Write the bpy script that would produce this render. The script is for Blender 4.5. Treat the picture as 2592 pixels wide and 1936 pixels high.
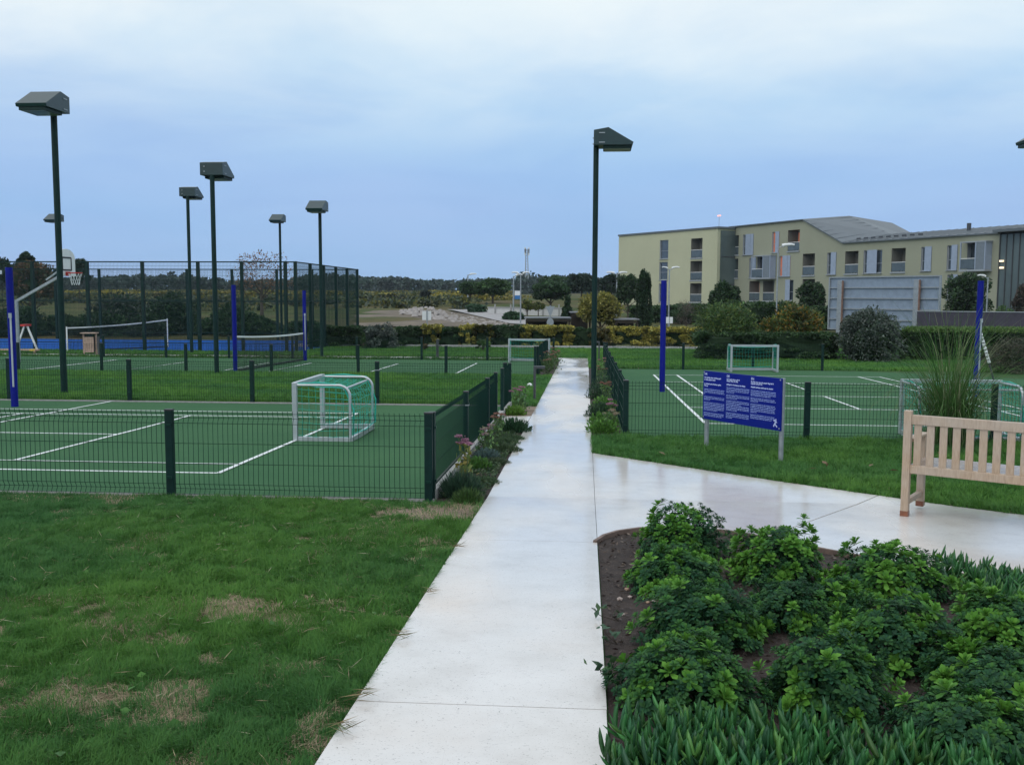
import bpy, bmesh, math, random
import numpy as np
from mathutils import Vector, Matrix

for o in list(bpy.data.objects):
    bpy.data.objects.remove(o)
R = math.radians
rnd = random.Random(7)
rng = np.random.default_rng(11)
scene = bpy.context.scene
COL = scene.collection

# ------------------------------------------------------------------ camera
F, CX, CY, HOR, HC = 2450.0, 1296.0, 968.0, 745.0, 1.53
PITCH = math.atan((CY - HOR) / F)
YAW = R(4.35)
cam = bpy.data.cameras.new('camera')
cam.sensor_width = 36.0
cam.lens = 36.0 * F / 2592.0
cam.clip_start = 0.05
cam.clip_end = 4000
camo = bpy.data.objects.new('camera', cam)
COL.objects.link(camo)
CM = (Matrix.Rotation(YAW, 3, 'Z') @ Matrix.Rotation(math.pi / 2 - PITCH, 3, 'X') @ Matrix.Rotation(R(0.2), 3, 'Z'))
camo.matrix_world = Matrix.Translation((0, 0, HC)) @ CM.to_4x4()
scene.camera = camo

# ------------------------------------------------------------------ sky, sun, exposure
SUN_EL, SUN_AZ = R(44), R(215)          # azimuth measured from +Y towards +X
world = bpy.data.worlds.new('World')
scene.world = world
world.use_nodes = True
wt = world.node_tree
wt.nodes.clear()


def wn(kind, **kw):
    n = wt.nodes.new(kind)
    for k, v in kw.items():
        setattr(n, k, v)
    return n


def wmath(op, a, b=None, clamp=False):
    n = wn('ShaderNodeMath', operation=op, use_clamp=clamp)
    for i, v in enumerate((a, b)):
        if v is None:
            continue
        if isinstance(v, (int, float)):
            n.inputs[i].default_value = v
        else:
            wt.links.new(v, n.inputs[i])
    return n.outputs[0]


def wramp(fac, stops):
    n = wn('ShaderNodeValToRGB')
    e = n.color_ramp.elements
    while len(e) > 1:
        e.remove(e[-1])
    e[0].position, e[0].color = stops[0][0], (*stops[0][1], 1)
    for p, c in stops[1:]:
        k = e.new(p)
        k.color = (*c, 1)
    wt.links.new(fac, n.inputs[0])
    return n.outputs[0]


def wmix(fac, a, b, mode='MIX'):
    n = wn('ShaderNodeMix', data_type='RGBA', blend_type=mode)
    for s, v in ((0, fac), (6, a), (7, b)):
        if isinstance(v, (int, float)):
            n.inputs[s].default_value = v
        elif isinstance(v, tuple):
            n.inputs[s].default_value = (*v, 1)
        else:
            wt.links.new(v, n.inputs[s])
    return n.outputs[2]


sky = wn('ShaderNodeTexSky', sky_type='NISHITA', sun_disc=False)
sky.sun_elevation, sky.sun_rotation = SUN_EL, SUN_AZ
sky.air_density, sky.dust_density = 1.5, 1.0
tc = wn('ShaderNodeTexCoord')
sep = wn('ShaderNodeSeparateXYZ')
wt.links.new(tc.outputs['Generated'], sep.inputs[0])
dz = sep.outputs[2]
den = wmath('ADD', wmath('MAXIMUM', dz, 0.0), 0.10)
cmb = wn('ShaderNodeCombineXYZ')
wt.links.new(wmath('DIVIDE', sep.outputs[0], den), cmb.inputs[0])
wt.links.new(wmath('DIVIDE', sep.outputs[1], den), cmb.inputs[1])


def wnoise(scale, detail=5, rough=0.5, off=0.0, dist=0.0):
    m = wn('ShaderNodeMapping')
    m.inputs['Location'].default_value = (off, off * 1.7, off * .3)
    wt.links.new(cmb.outputs[0], m.inputs[0])
    n = wn('ShaderNodeTexNoise')
    n.inputs['Scale'].default_value = scale
    n.inputs['Detail'].default_value = detail
    n.inputs['Roughness'].default_value = rough
    n.inputs['Distortion'].default_value = dist
    wt.links.new(m.outputs[0], n.inputs['Vector'])
    return n.outputs[0]


n1 = wnoise(0.75, 6, 0.55, 3.1, .4)
n2 = wnoise(0.33, 3, 0.5, 9.4)
n3 = wnoise(0.9, 5, 0.55, 6.9, .3)
grad = wramp(wmath('ADD', dz, wmath('MULTIPLY', wmath('SUBTRACT', n1, 0.5), 0.085), True),
             [(0.0, (.325, .54, .87)), (.06, (.325, .54, .88)), (.12, (.35, .565, .90)), (.175, (.44, .665, .93)),
              (.23, (.58, .79, .97)), (.29, (.73, .90, .99)), (.5, (.88, 1.0, 1.10)), (1.0, (.96, 1.06, 1.16))])
lilac = wmix(wmath('MULTIPLY', wramp(n2, [(.40, (0, 0, 0)), (.60, (1, 1, 1))]), .85), grad,
             wmix(1.0, grad, (1.09, 1.0, 1.0), 'MULTIPLY'))
wisp = wmath('MULTIPLY', wramp(n3, [(.40, (0, 0, 0)), (.66, (1, 1, 1))]),
             wramp(dz, [(.13, (0, 0, 0)), (.25, (.65, .65, .65)), (.5, (.6, .6, .6))]))
cloud = wmix(wisp, lilac, (1.0, 1.05, 1.04))
veil = wmath('MULTIPLY', wramp(n1, [(.36, (1, 1, 1)), (.55, (0, 0, 0))]), wramp(dz, [(.0, (.25,) * 3), (.2, (.35,) * 3)]))
cloud = wmix(veil, cloud, wmix(1.0, cloud, (.86, .89, .95), 'MULTIPLY'))
cloud = wmix(wramp(wmath('ADD', dz, .5), [(.47, (1, 1, 1)), (.499, (0, 0, 0))]), cloud, (.07, .10, .07))
bgs = wn('ShaderNodeBackground')
wt.links.new(sky.outputs[0], bgs.inputs[0])
bgs.inputs[1].default_value = 0.1
bgc = wn('ShaderNodeBackground')
wt.links.new(cloud, bgc.inputs[0])
bgc.inputs[1].default_value = 1.0
mixs = wn('ShaderNodeMixShader')
mixs.inputs[0].default_value = 0.93
wt.links.new(bgs.outputs[0], mixs.inputs[1])
wt.links.new(bgc.outputs[0], mixs.inputs[2])
wo = wn('ShaderNodeOutputWorld')
wt.links.new(mixs.outputs[0], wo.inputs[0])

sun = bpy.data.lights.new('sun', 'SUN')
sun.energy = 1.0
sun.angle = R(70)
sun.color = (1.0, .95, .88)
suno = bpy.data.objects.new('sun', sun)
COL.objects.link(suno)
sd = Vector((math.sin(SUN_AZ) * math.cos(SUN_EL), math.cos(SUN_AZ) * math.cos(SUN_EL), math.sin(SUN_EL)))
suno.rotation_euler = sd.to_track_quat('Z', 'Y').to_euler()

vs = scene.view_settings
vs.view_transform = 'Standard'
vs.look = 'None'
vs.exposure = 0.0
vs.gamma = 1.0
vs.use_curve_mapping = False
scene.cycles.max_bounces = 6
scene.cycles.transparent_max_bounces = 12

# ------------------------------------------------------------------ ground shape and pixel helpers
YB = [-20, 0, 9.4, 12, 14.4, 19.4, 28.3, 37, 45, 52, 60, 80, 150, 400, 1200]
ZB = [.3, 0, -.487, -.545, -.6, -.69, -.84, -.97, -1.02, -1.03, -.6, .1, .95, 1.9, 2]
ZR = [.3, 0, -.487, -.545, -.6, -.69, -.84, -.97, -1.02, -1.03, -1.0, -.8, .0, 1.7, 2]


def gz(x, y):
    x = np.asarray(x, float)
    y = np.asarray(y, float)
    a = np.interp(y, YB, ZB)
    b = np.interp(y, YB, ZR)
    s = np.clip((x / np.maximum(y, 1.0) + .02) / .08, 0, 1)
    s = s * s * (3 - 2 * s)
    return np.where(y > 52, a * (1 - s) + b * s, a)


def gzf(x, y):
    return float(gz(x, y))


def ray(px, py):
    return CM @ Vector(((px - CX) / F, -(py - CY) / F, -1.0))


def G(px, py):
    """ground point seen at a pixel of the photograph"""
    d = ray(px, py)
    lo, hi = 0.5, None
    t = 0.5
    while t < 900:
        P = Vector((0, 0, HC)) + d * t
        if P.z <= gzf(P.x, P.y):
            hi = t
            break
        lo = t
        t *= 1.03
    if hi is None:
        hi = 900
    for _ in range(30):
        m = (lo + hi) / 2
        P = Vector((0, 0, HC)) + d * m
        if P.z <= gzf(P.x, P.y):
            hi = m
        else:
            lo = m
    return Vector((0, 0, HC)) + d * hi


def at(px, d):
    """world x, y of a pixel column at horizontal depth d"""
    xl = (px - CX) / F * d
    return (d * -math.sin(YAW) + xl * math.cos(YAW), d * math.cos(YAW) + xl * math.sin(YAW))


def zat(py, d):
    """height seen at pixel row py at depth d"""
    return HC + d * math.tan(PITCH * -1 + math.atan((CY - py) / F) * 1.0)


# ------------------------------------------------------------------ object helpers
def link(o):
    COL.objects.link(o)
    return o


def tag(o, label=None, cat=None, group=None, kind=None):
    if label:
        o['label'] = label
    if cat:
        o['category'] = cat
    if group:
        o['group'] = group
    if kind:
        o['kind'] = kind
    return o


def thing(name, label, cat, loc=(0, 0, 0), rz=0.0, group=None):
    o = bpy.data.objects.new(name, None)
    o.empty_display_size = .1
    o.location = loc
    o.rotation_euler = (0, 0, rz)
    link(o)
    return tag(o, label, cat, group)


def inst(name, mesh, parent=None, loc=(0, 0, 0), rot=(0, 0, 0), scale=None):
    o = bpy.data.objects.new(name, mesh)
    o.location = loc
    o.rotation_euler = rot
    if scale:
        o.scale = scale
    o.parent = parent
    return link(o)


def copy_tree(o, parent=None):
    c = o.copy()
    COL.objects.link(c)
    if parent is not None:
        c.parent = parent
    for ch in o.children:
        copy_tree(ch, c)
    return c


def npmesh(name, V, faces_list, mat=None, colors=None, smooth=False):
    """V (n,3); faces_list: list of (m,k) int arrays"""
    me = bpy.data.meshes.new(name)
    V = np.asarray(V, np.float32)
    me.vertices.add(len(V))
    me.vertices.foreach_set('co', V.ravel())
    loops = np.concatenate([f.ravel() for f in faces_list]).astype(np.int32)
    sizes = np.concatenate([np.full(len(f), f.shape[1], np.int32) for f in faces_list])
    me.loops.add(len(loops))
    me.loops.foreach_set('vertex_index', loops)
    me.polygons.add(len(sizes))
    starts = np.concatenate([[0], np.cumsum(sizes)[:-1]]).astype(np.int32)
    me.polygons.foreach_set('loop_start', starts)
    me.polygons.foreach_set('loop_total', sizes)
    if smooth:
        me.polygons.foreach_set('use_smooth', np.ones(len(sizes), bool))
    me.update(calc_edges=True)
    if colors is not None:
        a = me.color_attributes.new('Col', 'FLOAT_COLOR', 'POINT')
        c4 = np.ones((len(V), 4), np.float32)
        c4[:, :3] = colors
        a.data.foreach_set('color', c4.ravel())
    if mat:
        me.materials.append(mat)
    return me


class MB:
    """collects shapes into one mesh"""

    def __init__(s):
        s.v = []
        s.f = []

    def add(s, vs_, fs_):
        b = len(s.v)
        s.v += [tuple(p) for p in vs_]
        s.f += [tuple(i + b for i in f) for f in fs_]
        return s

    def box(s, c, size, rz=0.0, M=None):
        hx, hy, hz = size[0] / 2, size[1] / 2, size[2] / 2
        P = [Vector((x, y, z)) for z in (-hz, hz) for x, y in ((-hx, -hy), (hx, -hy), (hx, hy), (-hx, hy))]
        m = M if M is not None else Matrix.Rotation(rz, 3, 'Z')
        P = [m @ p + Vector(c) for p in P]
        return s.add(P, [(3, 2, 1, 0), (4, 5, 6, 7), (0, 1, 5, 4), (1, 2, 6, 5), (2, 3, 7, 6), (3, 0, 4, 7)])

    def bar(s, a, b, w, h):
        """rectangular bar from a to b, w across, h upwards"""
        a, b = Vector(a), Vector(b)
        d = (b - a)
        L = d.length
        d.normalize()
        up = Vector((0, 0, 1)) if abs(d.z) < .95 else Vector((0, 1, 0))
        sx = d.cross(up).normalized()
        uz = sx.cross(d).normalized()
        m = Matrix((sx, d, uz)).transposed()
        return s.box((a + b) / 2, (w, L, h), M=m)

    def tube(s, pts, r, n=8, cap=True, r2=None):
        pts = [Vector(p) for p in pts]
        b = len(s.v)
        prev = None
        for i, p in enumerate(pts):
            d = (pts[min(i + 1, len(pts) - 1)] - pts[max(i - 1, 0)]).normalized()
            if prev is None:
                u = Vector((0, 0, 1)) if abs(d.z) < .9 else Vector((1, 0, 0))
                x = d.cross(u).normalized()
            else:
                x = (prev - d * prev.dot(d)).normalized()
            prev = x
            y = d.cross(x)
            rr = r if r2 is None else r + (r2 - r) * i / max(1, len(pts) - 1)
            for k in range(n):
                a = 2 * math.pi * k / n
                s.v.append(tuple(p + (x * math.cos(a) + y * math.sin(a)) * rr))
        for i in range(len(pts) - 1):
            for k in range(n):
                k2 = (k + 1) % n
                s.f.append((b + i * n + k, b + i * n + k2, b + (i + 1) * n + k2, b + (i + 1) * n + k))
        if cap:
            s.f.append(tuple(b + k for k in reversed(range(n))))
            s.f.append(tuple(b + (len(pts) - 1) * n + k for k in range(n)))
        return s

    def prism(s, outline, axis, t0, t1):
        """outline in 2D extruded along axis (0 x: outline=(y,z); 1 y: (x,z); 2 z: (x,y))"""
        n = len(outline)

        def P(q, t):
            return {0: (t, q[0], q[1]), 1: (q[0], t, q[1]), 2: (q[0], q[1], t)}[axis]
        V = [P(q, t0) for q in outline] + [P(q, t1) for q in outline]
        fs = [tuple(range(n)), tuple(range(2 * n - 1, n - 1, -1))]
        fs += [(i, i + n, (i + 1) % n + n, (i + 1) % n) for i in range(n)]
        return s.add(V, fs)

    def mesh(s, name, mat=None, smooth=False, bevel=0.0, seg=2):
        me = bpy.data.meshes.new(name)
        bm = bmesh.new()
        vv = [bm.verts.new(p) for p in s.v]
        for f in s.f:
            try:
                bm.faces.new([vv[i] for i in f])
            except ValueError:
                pass
        bmesh.ops.recalc_face_normals(bm, faces=bm.faces)
        if bevel:
            bmesh.ops.bevel(bm, geom=[e for e in bm.edges if len(e.link_faces) == 2 and e.calc_face_angle(0) > .5],
                            offset=bevel, segments=seg, affect='EDGES', profile=.6)
        bm.to_mesh(me)
        bm.free()
        if smooth:
            for p in me.polygons:
                p.use_smooth = True
            me.set_sharp_from_angle(angle=R(40))
        if mat:
            me.materials.append(mat)
        return me

    def build(s, name, mat, parent=None, loc=(0, 0, 0), **kw):
        return inst(name, s.mesh(name, mat, **kw), parent, loc)


# ------------------------------------------------------------------ materials
MATS = {}


def newmat(name):
    m = bpy.data.materials.new(name)
    m.use_nodes = True
    nt = m.node_tree
    bs = nt.nodes['Principled BSDF']
    MATS[name] = m
    return m, nt, bs


def nnode(nt, kind, **kw):
    n = nt.nodes.new(kind)
    for k, v in kw.items():
        setattr(n, k, v)
    return n


def nnoise(nt, scale, detail=4, rough=.55, stretch=None, coord='Object', dist=0.0):
    t = nnode(nt, 'ShaderNodeTexCoord')
    out = t.outputs[coord]
    if stretch:
        mp = nnode(nt, 'ShaderNodeMapping')
        mp.inputs['Scale'].default_value = stretch
        nt.links.new(out, mp.inputs[0])
        out = mp.outputs[0]
    n = nnode(nt, 'ShaderNodeTexNoise')
    n.inputs['Scale'].default_value = scale
    n.inputs['Detail'].default_value = detail
    n.inputs['Roughness'].default_value = rough
    n.inputs['Distortion'].default_value = dist
    nt.links.new(out, n.inputs['Vector'])
    return n.outputs[0]


def nramp(nt, fac, stops):
    n = nnode(nt, 'ShaderNodeValToRGB')
    e = n.color_ramp.elements
    while len(e) > 1:
        e.remove(e[-1])

    def c4(c):
        return (c, c, c, 1) if isinstance(c, (int, float)) else (*c, 1)
    e[0].position, e[0].color = stops[0][0], c4(stops[0][1])
    for p, c in stops[1:]:
        k = e.new(p)
        k.color = c4(c)
    nt.links.new(fac, n.inputs[0])
    return n.outputs[0]


def nmix(nt, fac, a, b, mode='MIX'):
    n = nnode(nt, 'ShaderNodeMix', data_type='RGBA', blend_type=mode)
    for s, v in ((0, fac), (6, a), (7, b)):
        if isinstance(v, (int, float)):
            n.inputs[s].default_value = v
        elif isinstance(v, tuple):
            n.inputs[s].default_value = (*v, 1)
        else:
            nt.links.new(v, n.inputs[s])
    return n.outputs[2]


def nbump(nt, bs, h, strength=.3, dist=.01):
    b = nnode(nt, 'ShaderNodeBump')
    b.inputs['Strength'].default_value = strength
    b.inputs['Distance'].default_value = dist
    nt.links.new(h, b.inputs['Height'])
    nt.links.new(b.outputs[0], bs.inputs['Normal'])


def simple(name, col, rough=.5, metal=0.0, var=.15, scale=6, spec=.5, bump=0.0, bscale=40):
    m, nt, bs = newmat(name)
    n = nnoise(nt, scale, 4)
    lo = tuple(c * (1 - var) for c in col)
    hi = tuple(min(1, c * (1 + var)) for c in col)
    nt.links.new(nramp(nt, n, [(.3, lo), (.7, hi)]), bs.inputs['Base Color'])
    bs.inputs['Roughness'].default_value = rough
    bs.inputs['Metallic'].default_value = metal
    bs.inputs['Specular IOR Level'].default_value = spec
    if bump:
        nbump(nt, bs, nnoise(nt, bscale, 4), bump, .01)
    return m


def leafmat(name, rough=.5, trans=.25, spec=.35, tint=(1, 1, 1)):
    """leaf material that reads the leaf's own colour from the mesh"""
    m, nt, bs = newmat(name)
    a = nnode(nt, 'ShaderNodeAttribute', attribute_name='Col')
    c = a.outputs['Color']
    if tint != (1, 1, 1):
        c = nmix(nt, 1.0, c, tint, 'MULTIPLY')
    nt.links.new(c, bs.inputs['Base Color'])
    bs.inputs['Roughness'].default_value = rough
    bs.inputs['Specular IOR Level'].default_value = spec
    tr = nnode(nt, 'ShaderNodeBsdfTranslucent')
    nt.links.new(c, tr.inputs['Color'])
    mx = nnode(nt, 'ShaderNodeMixShader')
    mx.inputs[0].default_value = trans
    out = nt.nodes['Material Output']
    nt.links.new(bs.outputs[0], mx.inputs[1])
    nt.links.new(tr.outputs[0], mx.inputs[2])
    nt.links.new(mx.outputs[0], out.inputs[0])
    return m


M_LEAF = leafmat('leaf')
M_GRASS = leafmat('grass_blade', .6, .35, .12)
M_FLESHY = leafmat('fleshy_leaf', .42, .12, .45)
M_GREEN = simple('green_powder_coat', (.003, .022, .019), .5, var=.25, scale=9, spec=.22)
M_HEAD = simple('lamp_head_paint', (.006, .030, .030), .36, 0, .2, 9, spec=.6)
M_WIRE = simple('green_wire', (.004, .030, .022), .55, var=.1, spec=.2)
M_GALV = simple('galvanised_steel', (.33, .36, .38), .45, .5, .18, 14)
M_ALU = simple('aluminium', (.50, .53, .55), .38, .55, .08, 10)
M_WHITE = simple('white_paint', (.72, .74, .74), .5, var=.06)
M_LINE = simple('white_line', (.66, .71, .70), .85, var=.22, scale=9)
M_BLUEPAD = simple('blue_pad', (.001, .006, .21), .55, var=.12, spec=.2)
M_DARKGREY = simple('dark_grey_metal', (.05, .055, .062), .45, var=.15)
M_BLACKNET = simple('black_net', (.008, .009, .012), .8, var=.1)
M_TEALNET = simple('teal_net', (.015, .38, .29), .6, var=.15)
M_RED = simple('red_paint', (.5, .035, .03), .45, var=.1)
M_BARK = simple('bark', (.07, .055, .042), .9, var=.35, scale=20, bump=.5)
M_DARKTWIG = simple('dark_twig', (.035, .028, .020), .9, var=.3, scale=20)
M_CONCRETE = simple('concrete_kerb', (.30, .30, .29), .8, var=.2, scale=12, bump=.3)
M_SIGNBLUE = simple('sign_blue', (.001, .010, .20), .45, var=.05, spec=.2)
M_LETTER = simple('lettering', (.24, .32, .66), .5, var=.05)
M_LETTERW = simple('lettering_white', (.46, .53, .80), .5, var=.05)
M_YELLOW = simple('yellow_paint', (.55, .40, .08), .5, var=.15)
M_GLASSD = simple('lamp_glass', (.32, .33, .34), .2, var=.25, scale=3)
M_BINWOOD = simple('bin_wood', (.36, .26, .20), .7, var=.2, scale=12)
M_BLACK = simple('black_plastic', (.015, .015, .018), .5, var=.2)
M_STONE = simple('pale_stone', (.30, .275, .26), .85, var=.25, scale=3, bump=.6, bscale=9)
M_CORE = simple('shaded_core', (.018, .034, .016), .95, var=.4, scale=14, spec=.1)  # dark leaf green filler inside crowns, with inner shade put into its colour


def wood_mat():
    m, nt, bs = newmat('teak')
    n = nnoise(nt, 5, 6, .6, (22, 22, 2.2))
    n2_ = nnoise(nt, 3, 3)
    c = nramp(nt, n, [(.25, (.30, .205, .135)), (.5, (.41, .295, .20)), (.75, (.50, .38, .275))])
    c = nmix(nt, nramp(nt, n2_, [(.35, 0.0), (.7, .5)]), c, (.44, .40, .36))
    nt.links.new(c, bs.inputs['Base Color'])
    bs.inputs['Roughness'].default_value = .55
    nbump(nt, bs, n, .25, .004)
    return m


M_TEAK = wood_mat()
M_SEAT = simple('wet_seat_teak', (.36, .29, .24), .16, var=.2, scale=9, spec=.8)
M_TEAKWET = simple('wet_teak', (.20, .07, .035), .35, var=.3, scale=18)


def concrete_mat():
    m, nt, bs = newmat('pale_concrete')
    big = nnoise(nt, .55, 4, .55)
    mid = nnoise(nt, 3.2, 6, .65)
    fine = nnoise(nt, 60, 5, .7)
    c = nramp(nt, mid, [(.25, (.58, .55, .52)), (.5, (.68, .655, .63)), (.8, (.75, .73, .71))])
    rust = nramp(nt, nnoise(nt, .9, 5, .6, (1, .8, 1)), [(.47, 0.0), (.70, .42)])
    c = nmix(nt, rust, c, (.66, .55, .46))
    # dark flecks trowelled across the path
    fl = nnoise(nt, 60, 4, .65, (.6, 1.1, 1), dist=.8)
    c = nmix(nt, nramp(nt, fl, [(.625, 0.0), (.70, .7)]), c, (.20, .19, .19))
    fl2 = nnoise(nt, 120, 2, .5)
    c = nmix(nt, nramp(nt, fl2, [(.63, 0.0), (.70, .6)]), c, (.30, .27, .25))
    wet = nramp(nt, nnoise(nt, .8, 3, .5, (1, .35, 1)), [(.32, 0.0), (.54, 1.0)])
    c = nmix(nt, nmix(nt, 1.0, wet, (.20, .20, .20), 'MULTIPLY'), c, (.48, .46, .45))
    nt.links.new(c, bs.inputs['Base Color'])
    nt.links.new(nramp(nt, wet, [(0.0, .42), (1.0, .10)]), bs.inputs['Roughness'])
    bs.inputs['Specular IOR Level'].default_value = .5
    h = nmix(nt, .5, fine, mid)
    nbump(nt, bs, h, .18, .004)
    return m


M_PATH = concrete_mat()


def turf_mat(name, a, b):
    m, nt, bs = newmat(name)
    big = nnoise(nt, .45, 6, .65)
    fine = nnoise(nt, 55, 3, .7)
    c = nramp(nt, big, [(.3, a), (.7, b)])
    c = nmix(nt, nramp(nt, fine, [(.35, .35), (.65, 0.0)]), c, tuple(x * .55 for x in a))
    sp = nnoise(nt, 90, 2, .5)
    c = nmix(nt, nramp(nt, sp, [(.70, 0.0), (.76, .5)]), c, (.30, .34, .26))
    nt.links.new(c, bs.inputs['Base Color'])
    bs.inputs['Roughness'].default_value = .85
    bs.inputs['Specular IOR Level'].default_value = .06
    nbump(nt, bs, fine, .5, .01)
    return m


M_TURF = turf_mat('artificial_turf', (.043, .120, .056), (.062, .150, .068))
M_BLUECOURT = turf_mat('blue_court', (.010, .085, .36), (.013, .105, .42))


def ground_mat():
    m, nt, bs = newmat('lawn_soil')
    big = nnoise(nt, .9, 5, .6)
    mid = nnoise(nt, 7, 5, .65)
    fine = nnoise(nt, 45, 4, .7)
    c = nramp(nt, mid, [(.3, (.026, .070, .018)), (.6, (.040, .105, .026)), (.8, (.055, .115, .032))])
    c = nmix(nt, nramp(nt, big, [(.60, 0.0), (.78, .45)]), c, (.11, .085, .045))
    c = nmix(nt, nramp(nt, fine, [(.4, .4), (.6, 0.0)]), c, (.012, .028, .008))
    nt.links.new(c, bs.inputs['Base Color'])
    bs.inputs['Roughness'].default_value = .9
    bs.inputs['Specular IOR Level'].default_value = .2
    nbump(nt, bs, fine, .6, .02)
    return m


M_GROUND = ground_mat()


def field_mat():
    m, nt, bs = newmat('scrub_field')
    a = nnoise(nt, .06, 5, .6)
    b = nnoise(nt, .5, 6, .7)
    c = nramp(nt, b, [(.25, (.028, .050, .020)), (.5, (.060, .082, .028)), (.75, (.11, .112, .034))])
    c = nmix(nt, nramp(nt, a, [(.42, 0.0), (.62, .7)]), c, (.13, .095, .055))
    nt.links.new(c, bs.inputs['Base Color'])
    bs.inputs['Roughness'].default_value = .95
    bs.inputs['Specular IOR Level'].default_value = .1
    nbump(nt, bs, b, 1.0, .3)
    return m


M_FIELD = field_mat()


def mulch_mat():
    m, nt, bs = newmat('mulch')
    a = nnoise(nt, 9, 6, .7)
    b = nnoise(nt, 70, 4, .7, (1, .5, 1))
    c = nramp(nt, a, [(.3, (.020, .013, .011)), (.6, (.045, .030, .024)), (.8, (.085, .062, .050))])
    c = nmix(nt, nramp(nt, b, [(.60, 0.0), (.72, .8)]), c, (.17, .13, .11))
    nt.links.new(c, bs.inputs['Base Color'])
    bs.inputs['Roughness'].default_value = .9
    nbump(nt, bs, b, .9, .02)
    return m


M_MULCH = mulch_mat()
M_DIRT = simple('bare_earth', (.20, .150, .110), .95, var=.4, scale=3, bump=.8, bscale=16)

# ------------------------------------------------------------------ terrain and flat surfaces
YCUTS = [y for y in YB if -20 < y < 60]


def drape(name, outline, mat, off=0.0, thick=0.0, parent=None, kind='structure', label=None, extra=()):
    """a flat polygon laid over the ground's slope; thick > 0 makes it a slab standing that high above off"""
    bm = bmesh.new()
    vv = [bm.verts.new((x, y, 0)) for x, y in outline]
    bm.faces.new(vv)
    for yc in list(YCUTS) + list(extra):
        geom = list(bm.verts) + list(bm.edges) + list(bm.faces)
        bmesh.ops.bisect_plane(bm, geom=geom, plane_co=(0, yc, 0), plane_no=(0, 1, 0), dist=1e-5)
    bmesh.ops.recalc_face_normals(bm, faces=bm.faces)
    if bm.faces and sum(f.normal.z for f in bm.faces) < 0:
        bmesh.ops.reverse_faces(bm, faces=bm.faces)
    if thick:
        r = bmesh.ops.extrude_face_region(bm, geom=list(bm.faces))
        up = [g for g in r['geom'] if isinstance(g, bmesh.types.BMVert)]
        for v in up:
            v.co.z = 1.0
    for v in bm.verts:
        z = gzf(v.co.x, v.co.y)
        v.co.z = z + off + (thick if v.co.z > .5 else 0)
    if thick:
        bmesh.ops.recalc_face_normals(bm, faces=bm.faces)
    me = bpy.data.meshes.new(name)
    bm.to_mesh(me)
    bm.free()
    me.materials.append(mat)
    o = inst(name, me, parent)
    if parent is None and kind:
        o['kind'] = kind
    if label:
        o['label'] = label
    return o


def rect(x0, x1, y0, y1):
    return [(x0, y0), (x1, y0), (x1, y1), (x0, y1)]


def terrain(name, xs, ys, mat, off=0.0, bumpamp=0.0):
    X, Y = np.meshgrid(xs, ys)
    Z = gz(X, Y) + off
    if bumpamp:
        Z = Z + bumpamp * (np.sin(X * .37 + 1.3 * np.sin(Y * .21)) * np.sin(Y * .29 + .7) + .5 * np.sin(X * .9 + Y * .7)) * np.clip((Y - 50) / 20, 0, 1)
    V = np.stack([X, Y, Z], -1).reshape(-1, 3)
    nx, ny = len(xs), len(ys)
    i = np.arange(nx * ny).reshape(ny, nx)
    f = np.stack([i[:-1, :-1], i[:-1, 1:], i[1:, 1:], i[1:, :-1]], -1).reshape(-1, 4)
    o = inst(name, npmesh(name, V, [f], mat, smooth=True))
    o['kind'] = 'structure'
    return o


xs_near = np.concatenate([np.arange(-60, -20, 4.), np.arange(-20, 20, 1.), np.arange(20, 61, 4.)])
ys_near = np.unique(np.concatenate([np.arange(-12, 48.01, 1.), np.array([y for y in YB if -12 < y <= 48]), [48.]]))
terrain('ground', xs_near, ys_near, M_GROUND)
xs_far = np.concatenate([[-1200, -600, -400, -300, -200], np.arange(-150, 150, 5.), [150, 200, 300, 400, 600, 1200]])
ys_far = np.concatenate([np.arange(48, 150, 3.), np.arange(150, 400, 20.), [400, 500, 700, 1200]])
terrain('field', xs_far, ys_far, M_FIELD, 0.0, .22)

# concrete path: one slab per pour, with open joints between them
PX0, PX1 = -.95, .105
path = thing('footpath', 'pale wet concrete footpath running between the courts, cast in slabs', 'path', (0, 0, 0))
path['kind'] = 'structure'
del path['category']
joints = [-3.0, .55, 3.88, 7.28, 11.0, 14.7, 18.3, 22.0, 25.7, 29.4, 33.1, 36.9]
for a, b in zip(joints[:-1], joints[1:]):
    g = .005 if b < 5 else .0028
    drape('slab', rect(PX0, PX1 - g, a + g, b - g), M_PATH, -.05, .075, path)
# branch path and the rounded bed edge
BE = [(.085, 7.28), (.16, 7.52), (.27, 7.70), (.45, 7.85), (.68, 7.92), (.92, 7.91), (1.16, 7.82), (1.37, 7.64), (1.78, 7.17),
      (2.3, 6.66), (3.1, 5.9), (4.2, 4.9), (6.0, 3.2)]
UE = [(.11, 12.58), (2.22, 10.52), (2.94, 9.88), (3.97, 8.94), (6.2, 6.85), (8.0, 5.2)]
j1a, j1b = (2.95, 9.87), (1.32, 7.72)
drape('slab', [(PX1 + .001, 7.30)] + BE[1:8] + [(1.40, 7.60)] + [j1a] + UE[1::-1][:1] + [(PX1 + .001, 12.58)], M_PATH, -.05, .074, path)
drape('slab', [(1.412, 7.592)] + BE[8:] + UE[:2:-1] + [(2.962, 9.862)], M_PATH, -.05, .074, path)
drape('slab', rect(-26, .105, 37.0, 38.1), M_PATH, -.04, .06, path)      # cross path behind the far court
drape('slab', [(-1.45, 15.95), (-.96, 15.75), (-.96, 17.1), (-1.45, 17.0)], M_PATH, -.04, .06, path)   # gate stub

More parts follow.
